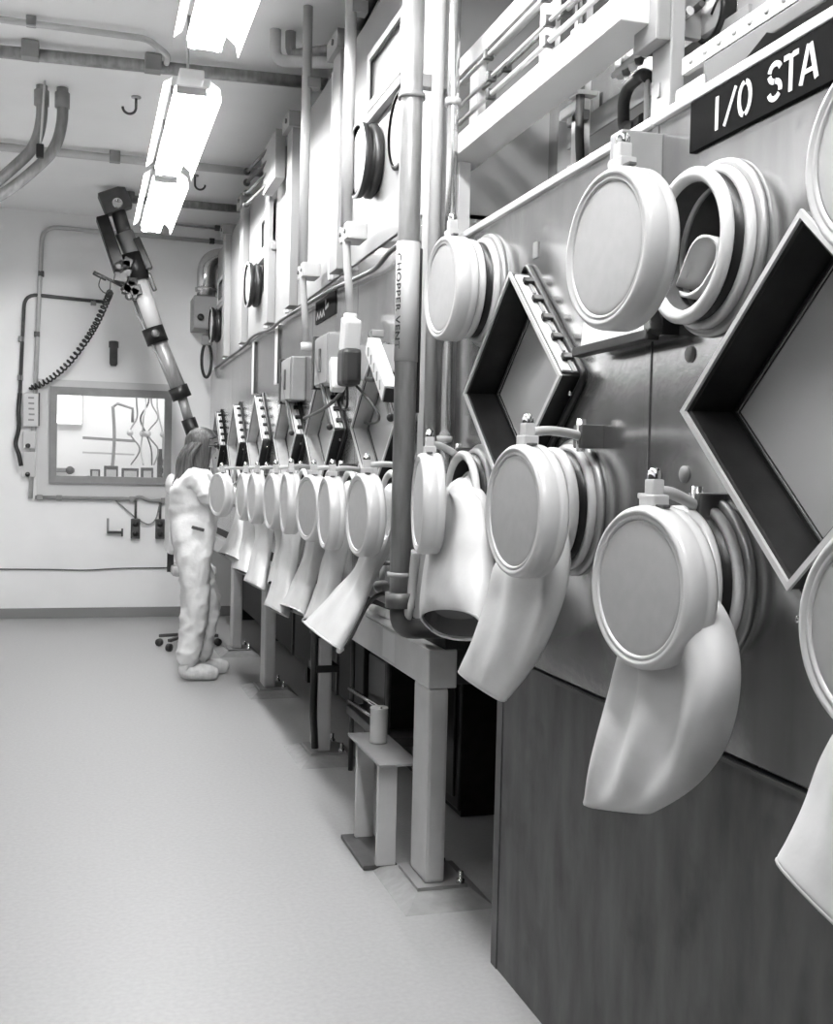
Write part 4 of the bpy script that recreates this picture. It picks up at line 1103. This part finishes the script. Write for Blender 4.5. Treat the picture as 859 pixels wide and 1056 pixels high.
MB().ringprism([(p0.x - .09, wy, p1.z - .25), (p1.x + .12, wy, p1.z - .25), (p1.x + .12, wy, p0.z + .14), (p0.x - .09, wy, p0.z + .14)], [(p0.x, wy, p1.z), (p1.x, wy, p1.z), (p1.x, wy, p0.z), (p0.x, wy, p0.z)], (0, -.04, 0)).build('frame', 'cabinet', e, True)
MB().box2((p0.x, wy - .015, p1.z), (p1.x, wy - .01, p0.z)).build('dark_pane', 'grey', e, True)
# post with black cable
y0 = onX(598, 160, 1.35).y
e = empty('service_post', (1.35, y0, 2.19), 'slim white upright post with black cable behind the big port cover', 'post')
MB().box2((1.33, y0 - .02, 2.178), (1.37, y0 + .02, 2.95), .003).build('post', 'white', e, True)
MB().tube(smooth_path([(1.325, y0 - .035, 2.95), (1.33, y0 - .035, 2.6), (1.33, y0 - .04, 2.35), (1.34, y0 - .07, 2.19)]), .013, 8).build('cable', 'black', e, True)
for z in (2.3, 2.5, 2.68): MB().box((1.345, y0 - .02, z), (.06, .06, .012)).build('tie', 'white', e, True)
p = onX(583, 120, 1.34)
MB().box((1.34, p.y - .06, p.z), (.035, .14, .03), None, .008).build('clamp', 'lgrey', e, True)
MB().box((1.345, p.y - .08, p.z - .03), (.03, .09, .03), None, .004).build('clamp_screw', 'dark', e, True)
# grey plate and shelf channel
a = onX(582, 105, 1.55); b = onX(582, 190, 1.55)
e = empty('access_plate', (1.6, a.y, b.z), 'darker grey access plate leaning against the steel service panel', 'plate')
MB().box2((1.59, a.y - .14, 2.20), (1.615, a.y + .14, a.z), .003).build('plate', 'grey', e, True)
a, b = onX(602, 145, 1.45), onX(660, 122, 1.45)
e = empty('shelf_channel', (1.45, a.y, a.z), 'grey horizontal shelf channel behind the slim post', 'channel')
MB().box2((1.40, b.y - .6, a.z - .035), (1.61, a.y, a.z - .025), .002).build('shelf', 'lgrey', e, True)
MB().box2((1.395, b.y - .6, a.z - .035), (1.405, a.y, a.z + .03), .002).build('front_lip', 'grey', e, True)
# black C clamp
c = onX(655, 104, 1.33)
e = empty('c_clamp', c, 'black C-shaped clamp standing behind the top edge of glovebox', 'clamp')
MB().tube(round_path([c + V(q) for q in ((0, -.07, .035), (0, -.04, .055), (0, .04, .05), (0, .065, .02), (0, .06, -.05), (0, .0, -.065), (0, -.05, -.06))], .02), .016, 10).build('clamp_body', 'black', e, True)
MB().tube([c + V((0, -.06, .05)), c + V((0, -.065, -.09))], .008, 8).build('screw', 'white', e, True)
MB().box2((c.x - .02, c.y - .02, 2.178), (c.x + .02, c.y + .02, c.z - .06)).build('stem', 'dark', e, True)
# wide white column
y0 = onX(693, 120, 1.25).y
e = empty('support_column', (1.25, y0, 2.19), 'broad white square column rising behind the top edge, left of the sign', 'column')
MB().box2((1.236, y0 - .012, 2.187), (1.270, y0 + .075, CZ), .004).build('column', 'cabinet', e, True)
MB().box2((1.232, y0 + .03, 2.28), (1.237, y0 + .042, 2.31)).build('slot', 'grey', e, True)
p = onX(698, 25, 1.22)
MB().box2((1.20, y0 - .01, 2.39), (1.237, y0 + .10, 2.56), .006).build('junction_plate', 'grey', e, True)
# pipe bundle
e = empty('pipe_manifold', (1.3, 2.4, 2.45), 'bundle of small pipes and dark fittings left of the broad white column', 'pipes')
rg = random.Random(4)
for k in range(7):
    z = 2.445 + .02 * k; x = 1.28 + .03 * (k % 3)
    MB().tube([(x, y0 + .04, z + .02), (x, y0 + .36, z + rg.uniform(-.01, .01))], .008 + .003 * (k % 2), 8).build('small_pipe', ('lgrey', 'steel', 'dark', 'black')[k % 4], e, True)
for k in range(8):
    yy = y0 + .11 + .033 * k; z = 2.462 + rg.uniform(-.01, .02)
    MB().lathe([(0, .012), (.02, .016), (.045, .014), (.06, .009), (.06, 0)], (1.29, yy, z + .03), (0, 0, -1), 10, capstart=True).build('fitting', ('black', 'white', 'dark', 'lgrey')[k % 4], e, True)
MB().box2((1.26, y0 + .075, 2.44), (1.36, y0 + .095, 2.60)).build('end_plate', 'grey', e, True)
# perforated rail and trough behind the sign
e = empty('perforated_rail', (1.24, 1.9, 2.28), 'pale perforated rail above a black trough, behind the sign', 'rail')
yl, yr = onX(705, 68, 1.24).y, 1.2
m = MB().box2((1.235, yr, 2.296), (1.25, yl, 2.332), .002); m.build('rail', 'white', e, True)
for k in range(16):
    MB().lathe([(0, .008), (.003, .008), (.003, 0)], (1.235, yl - .04 - .055 * k, 2.315), (-1, 0, 0), 10).build('hole', 'lgrey', e, True)
MB().box2((1.235, yr, 2.262), (1.34, yl - .09, 2.294), .004).build('trough', 'black', e, True)
MB().prism([(1.22, yl - .12, 2.262), (1.22, yl - .34, 2.262), (1.22, yl - .26, 2.232), (1.22, yl - .15, 2.20)], (.06, 0, 0)).build('gusset', 'black', e, True)
MB().box2((1.22, yl - .12, 2.186), (1.26, yl - .0, 2.262), .008).build('end_block', 'lgrey', e, True)
one('gauge_board', MB().box2((1.42, .5, 2.19), (1.45, y0 - .10 + .12, 2.75)), 'cabinet', 'pale plate behind the round gauge at upper right', 'panel')
c = onX(728, 14, 1.38)
e = empty('pressure_gauge', (1.40, c.y, c.z), 'round pressure gauge with black rim at the upper right', 'gauge')
MB().lathe([(0, .066), (.03, .068), (.036, .064), (.036, .056), (.030, .054)], (1.42, c.y, c.z), (-1, 0, 0), 36).build('bezel', 'blackmetal', e, True)
MB().lathe([(.024, .055), (.024, 0)], (1.42, c.y, c.z), (-1, 0, 0), 36).build('dial', 'lgrey', e, True)
MB().bar((1.394, c.y, c.z), (1.394, c.y - .03, c.z + .03), .004, .005).build('needle', 'black', e, True)
# ceiling corner pipes above the upper cabinets
pipe_thing('roof_pipe', [(1.02, 5.9, CZ), (1.02, 5.9, 3.60), (1.25, 5.6, 3.56), (1.9, 5.4, 3.54)], .028, 'pipe', 'grey bent pipe above the second upper cabinet, upper of the pair', rr=.12)
pipe_thing('roof_pipe', [(.94, 5.9, CZ), (.94, 5.9, 3.56), (1.2, 5.6, 3.48), (1.9, 5.45, 3.46)], .030, 'lgrey', 'grey bent pipe above the second upper cabinet, lower of the pair', rr=.12)
pipe_thing('roof_pipe', [(1.28, 6.3, 3.365), (1.28, 6.3, 3.5), (1.28, 5.5, 3.62), (1.28, 5.0, 3.66)], .026, 'dark', 'dark pipe bending up off the third upper cabinet roof', rr=.06)
e = empty('manifold_rack', (1.1, 7.0, 3.2), 'rack of dark rods jutting from the upper cabinets near the middle fixture', 'rack')
for k in range(4):
    z = 3.36 - .07 * k
    MB().tube([(.99, 7.25, z - .03), (1.08, 6.55, z)], .011, 8).build('rod', 'dark', e, True)
    MB().sphere((.99, 7.26, z - .03), .024, seg=10).build('knob', 'black', e, True)
MB().box2((1.04, 6.45, 3.10), (1.10, 6.9, 3.38), .004).build('backplate', 'grey', e, True)
MB().box2((1.10, 6.5, 3.2), (UX, 6.6, 3.3)).build('standoff', 'grey', e, True)
e = empty('cable_drop', (1.2, 4.3, 3.5), 'dark dangling cables in the gap above the nearest upper cabinet', 'cable')
for k in range(3): MB().tube(smooth_path([(1.15 + .03 * k, 4.55 + .05 * k, CZ), (1.14, 4.55 + .04 * k, 3.55), (1.16 + .03 * k, 4.5 + .06 * k, 3.37)]), .015, 8).build('cable', 'black', e, True)

# ------------------------------------------------------------------ the person
def skin_mesh(name, joints, edges, radii, root, sub=2, smoothsh=True):
    me = bpy.data.meshes.new(name); me.from_pydata([V(j) for j in joints], edges, [])
    o = bpy.data.objects.new(name, me); COL.objects.link(o)
    sk = o.modifiers.new('skin', 'SKIN'); sk.use_smooth_shade = True
    sv = me.skin_vertices[0].data
    for i, r in enumerate(radii):
        sv[i].radius = r if isinstance(r, tuple) else (r, r); sv[i].use_root = (i == root)
    sb = o.modifiers.new('sub', 'SUBSURF'); sb.levels = sub; sb.render_levels = sub
    bpy.context.view_layer.update()
    m2 = bake(o); bpy.data.objects.remove(o); bpy.data.meshes.remove(me)
    for p in m2.polygons: p.use_smooth = True
    m2.name = name
    return m2
OX, OY = .715, 7.62
def W(p): return V((OX + p[0], OY + p[1], p[2]))
per = empty('person', (OX, OY, 0), 'person with long hair in white coverall reaching into the gloveboxes', 'person')
J = {}; jl = []; ed = []; ra = []
def j(n, p, r, link_to=None):
    J[n] = len(jl); jl.append(W(p)); ra.append(r)
    if link_to: ed.append((J[link_to], J[n]))
hands = []
def skeleton(suit):
    global J, jl, ed, ra
    J, jl, ed, ra = {}, [], [], []
    k = 1.0 if not suit else 1.28
    j('pelvis', (0, 0, .93), (.115 * k, .145 * k))
    j('waist', (.01, 0, 1.08), (.10 * k, .125 * k), 'pelvis')
    j('chest', (.015, .0, 1.25), (.108 * k, .15 * k), 'waist')
    j('upper', (.015, .0, 1.35), (.09 * k, .12 * k), 'chest')
    if not suit:
        j('neck', (.035, 0, 1.43), .052, 'upper')
        j('skull0', (.055, 0, 1.49), .062, 'neck')
        j('skull', (.065, 0, 1.565), (.085, .074), 'skull0')
        j('crown', (.06, 0, 1.625), (.07, .062), 'skull')
    else:
        j('collar', (.03, 0, 1.415), .068, 'upper')
    for s_, nm in ((-1, 'R'), (1, 'L')):
        if nm == 'R': el, wr = (.15, -.13, 1.17), (.30, .10, 1.255)
        else: el, wr = (.15, .34, 1.17), (.30, .56, 1.255)
        j('sh' + nm, (.015, s_ * .155, 1.345), .055 * k, 'upper')
        j('ua' + nm, (.06, s_ * .185 * (1 if nm == 'L' else .95), 1.27), .047 * k * 1.05, 'sh' + nm)
        j('el' + nm, el, .042 * k * 1.05, 'ua' + nm)
        j('fa' + nm, tuple(.5 * (a + b) for a, b in zip(el, wr)), .038 * k, 'el' + nm)
        j('wr' + nm, wr, .028 if not suit else .040, 'fa' + nm)
        lx, fx = (0.0, .02) if nm == 'R' else (.10, .07)
        j('hip' + nm, (0, s_ * .085, .86), .092 * k, 'pelvis')
        j('th' + nm, (.015 + lx * .4, s_ * .095, .68), .075 * k * 1.05, 'hip' + nm)
        j('kn' + nm, (.02 + lx, s_ * .10, .49), .056 * k * 1.25, 'th' + nm)
        j('sn' + nm, (-.005 + lx, s_ * .10, .30), .050 * k * 1.25, 'kn' + nm)
        j('an' + nm, (-.03 + lx, s_ * .105, .12 if not suit else .095), .036 if not suit else .076, 'sn' + nm)
        if not suit:
            j('heel' + nm, (-.045 + lx, s_ * .105, .055), .036, 'an' + nm)
            j('ball' + nm, (.09 + lx, s_ * .11, .045), .036, 'heel' + nm)
            j('toe' + nm, (.16 + lx, s_ * .115, .036), .028, 'ball' + nm)
            d = V((.9, .45, .02)).normalized() if True else 0
            P = V(wr); side = V((0, 0, 1)); 
            j('palm' + nm, P + d * .05, (.032, .020), 'wr' + nm)
            for q, (off, ln) in enumerate(((.030, .060), (.010, .070), (-.010, .066), (-.028, .052))):
                b = P + d * .085 + side * off; 
                j('f0%d%s' % (q, nm), b, .010, 'palm' + nm)
                j('f1%d%s' % (q, nm), b + d * ln * .55 + V((0, -.004, -.006)), .009, 'f0%d%s' % (q, nm))
                j('f2%d%s' % (q, nm), b + d * ln + V((0, -.010, -.020)), .0075, 'f1%d%s' % (q, nm))
            j('t0' + nm, P + d * .035 + side * .036 , .011, 'palm' + nm)
            j('t1' + nm, P + d * .065 + side * .062, .009, 't0' + nm)
            j('t2' + nm, P + d * .095 + side * .070, .008, 't1' + nm)
skeleton(False)
body_me = skin_mesh('body', jl, ed, ra, 0)
# sculpt a face on the head: profile faces +x
bm = bmesh.new(); bm.from_mesh(body_me)
bmesh.ops.subdivide_edges(bm, edges=[e_ for e_ in bm.edges if all(v.co.z > 1.46 for v in e_.verts)], cuts=1, use_grid_fill=True, smooth=.6)
hc = W((.065, 0, 1.565))
for v in bm.verts:
    d = v.co - hc
    if v.co.z < 1.455: continue
    if d.x > .02:
        y, z = d.y, d.z
        g = lambda y0, z0, sy, sz: math.exp(-((y - y0) / sy) ** 2 - ((z - z0) / sz) ** 2)
        v.co.x += .026 * g(0, -.03, .016, .020) + .012 * g(0, -.005, .013, .022)        # nose
        v.co.x += .009 * g(0, -.066, .024, .010) + .007 * g(0, -.080, .022, .008)       # lips
        v.co.x += .012 * g(0, -.106, .026, .016)                                         # chin
        v.co.x -= .011 * (g(.031, .004, .016, .013) + g(-.031, .004, .016, .013))        # eye sockets
        v.co.x += .006 * (g(.03, .026, .024, .008) + g(-.03, .026, .024, .008))          # brow
bm.to_mesh(body_me); bm.free()
for p in body_me.polygons: p.use_smooth = True
bod = link('body', body_me, 'skin', per, True)
for s_ in (-1, 1):
    MB().sphere(hc + V((.078, s_ * .031, .004)), .011, seg=14).build('eye', 'dark', bod)
    MB().tube(smooth_path([hc + V((.088, s_ * .012, .026)), hc + V((.090, s_ * .03, .030)), hc + V((.080, s_ * .048, .026))]), .004, 6).build('eyebrow', 'hair', bod)
    MB().sphere(hc + V((-.002, s_ * .076, -.005)), .026, (.65, .35, 1.1), seg=14).build('ear', 'skin', bod)
MB().sphere(hc + V((.083, 0, -.074)), .012, (.5, 1.7, .45), seg=12).build('mouth', 'dark', bod)
# spectacles
g = MB()
for s_ in (-1, 1):
    c = hc + V((.100, s_ * .032, .004))
    g.tube([c + V((0, .021 * math.cos(a), .017 * math.sin(a))) for a in [2 * PI * k / 20 for k in range(20)]], .0025, 6, closed=True)
    g.tube([c + V((0, s_ * .021, .003)), hc + V((.0, s_ * .080, .006))], .0025, 6)
g.tube([hc + V((.102, -.012, .008)), hc + V((.102, .012, .008))], .0025, 6)
g.build('spectacles', 'black', per, True)
# hair: shaped cap plus long fall down the back
bm = bmesh.new()
bmesh.ops.create_uvsphere(bm, u_segments=48, v_segments=32, radius=1.0)
keep = []
for v in bm.verts:
    x, y, z = v.co
    p = V((x * .110 - .012, y * .096, z * .108 + .022))
    if z < -.05:                      # hang down
        back = .5 - .5 * x
        ln = (.10 + .20 * back) * (-z)
        p.z -= ln * 1.05; p.x -= .035 * back * (-z)
        p.y *= 1.0 + .10 * (-z)
    p += V((1, 1, .2)) * (.006 * noise.noise(V((x * 5, y * 5, z * 2.0))) + .004 * math.sin(math.atan2(y, x) * 22))
    v.co = hc + p
rem = [f for f in bm.faces if (f.calc_center_median() - hc).x > .036 and (f.calc_center_median() - hc).z < .060 - .25 * max(0, .07 - (f.calc_center_median() - hc).x)]
bmesh.ops.delete(bm, geom=rem, context='FACES')
bmesh.ops.recalc_face_normals(bm, faces=bm.faces)
me = bpy.data.meshes.new('hair'); bm.to_mesh(me); bm.free()
for p in me.polygons: p.use_smooth = True
hr = link('hair', me, 'hair', per, True)
s_ = hr.modifiers.new('t', 'SOLIDIFY'); s_.thickness = .012
rg = random.Random(8)
lk = MB()
for k in range(26):
    a = rg.uniform(-1.0, 1.0)
    st = hc + V((-.02 - .075 * math.cos(a * 1.4), .098 * math.sin(a * 1.4), .02))
    if abs(a) > .8: st.x += .02
    en = V((st.x - .085 - .025 * rg.random(), st.y * 1 + (st.y - hc.y) * .15, 1.255 + .06 * rg.random() + .08 * abs(a)))
    lk.tube(smooth_path([st, st.lerp(en, .4) + V((-.02, 0, .01)), st.lerp(en, .8) + V((.006, 0, 0)), en], 5), [.014 + .004 * math.sin(q * .3) if q < 14 else .010 - .004 * (q - 14) / 2 for q in range(16)], 7)
lk.build('hair_locks', 'hair', hr)
# coverall
skeleton(True)
suit_me = skin_mesh('coverall', jl, ed, ra, 0, sub=3)
rgx = 0
for v in suit_me.vertices:
    p = v.co
    n_ = v.normal
    amp = .020 + (.010 if p.z < .9 else 0)
    cr = 1 - abs(noise.noise(V((p.x * 10 + p.z * 4, p.y * 8, p.z * 11 - p.x * 7)))) * 3.2
    cr2 = 1 - abs(noise.noise(V((p.x * 17 - p.z * 9 + 4, p.y * 15, p.z * 15 + p.x * 12)))) * 3.0
    v.co = p + n_ * (noise.noise(V((p.x * 6, p.y * 6, p.z * 6))) * .014 + (max(0, cr) * .013 + max(0, cr2) * .008) * (.25 if p.z > 1.36 else .6 if p.z > 1.28 else 1.0))
cv = link('coverall', suit_me, 'suit', per, True)
MB().box(W((.02, -.178, 1.02)), (.085, .02, .022), Matrix.Rotation(.25, 3, 'Y'), .006).build('pocket_opening', 'dark', cv)
def shoe(s_, lx, nm):
    j_me = skin_mesh('shoe_cover', [W((-.055 + lx, s_ * .108, .060)), W((.03 + lx, s_ * .11, .062)), W((.12 + lx, s_ * .115, .050)), W((.185 + lx, s_ * .118, .040)), W((-.035 + lx, s_ * .107, .13))], [(0, 1), (1, 2), (2, 3), (0, 4)],
                     [(.058, .055), (.056, .058), (.052, .056), (.036, .040), (.052, .052)], 1)
    for v in j_me.vertices:
        p = v.co
        if p.z < .004: p.z = .004
        else: v.co = p + v.normal * noise.noise(V((p.x * 26, p.y * 26, p.z * 26))) * .006
        if v.co.z < .004: v.co.z = .004
    link('shoe_cover', j_me, 'shoe', per, True)
shoe(-1, 0.0, 'R'); shoe(1, .10, 'L')

# chair behind the person
e = empty('swivel_chair', (.62, 9.0, 0), 'white swivel chair half hidden behind the person', 'chair')
cy, cx_ = 8.9, .70
MB().box((cx_ - .03, cy, .98), (.07, .42, .46), None, .034).build('backrest', 'white', e, True)
MB().sphere((cx_ - .03, cy, 1.28), .12, (.4, 1.35, .75)).build('headrest', 'white', e, True)
MB().box((cx_ + .14, cy, .62), (.34, .42, .08), None, .03).build('seat', 'lgrey', e, True)
MB().bar((cx_ - .03, cy, 1.22), (cx_ - .03, cy, .60), .05, .02, .004, V((0, 1, 0))).build('back_support', 'dark', e, True)
MB().tube([(cx_ + .12, cy, .10), (cx_ + .12, cy, .58)], .026, 12).build('column', 'dark', e, True)
for k in range(5):
    a = 2 * PI * k / 5 + .2
    tip = V((cx_ + .12 + .24 * math.cos(a), cy + .24 * math.sin(a), .085))
    g_ = MB().bar((cx_ + .12, cy, .11), tip, .035, .025, .006).build('base_arm', 'dark', e, True)
    MB().lathe([(-.015, 0), (-.015, .03), (.015, .03), (.015, 0)], tip - V((0, 0, .052)), (math.sin(a), -math.cos(a), 0), 14).build('caster', 'black', g_)

# ------------------------------------------------------------------ world, colour management
wd = bpy.data.worlds.new('world'); S.world = wd; wd.use_nodes = True
wd.node_tree.nodes['Background'].inputs[0].default_value = (.5, .5, .5, 1)
wd.node_tree.nodes['Background'].inputs[1].default_value = .1
S.view_settings.view_transform = 'Standard'
S.view_settings.look = 'None'
S.view_settings.gamma = 1.0
S.view_settings.use_curve_mapping = False
S.view_settings.exposure = 0.0
S.cycles.max_bounces = 10
S.cycles.diffuse_bounces = 5
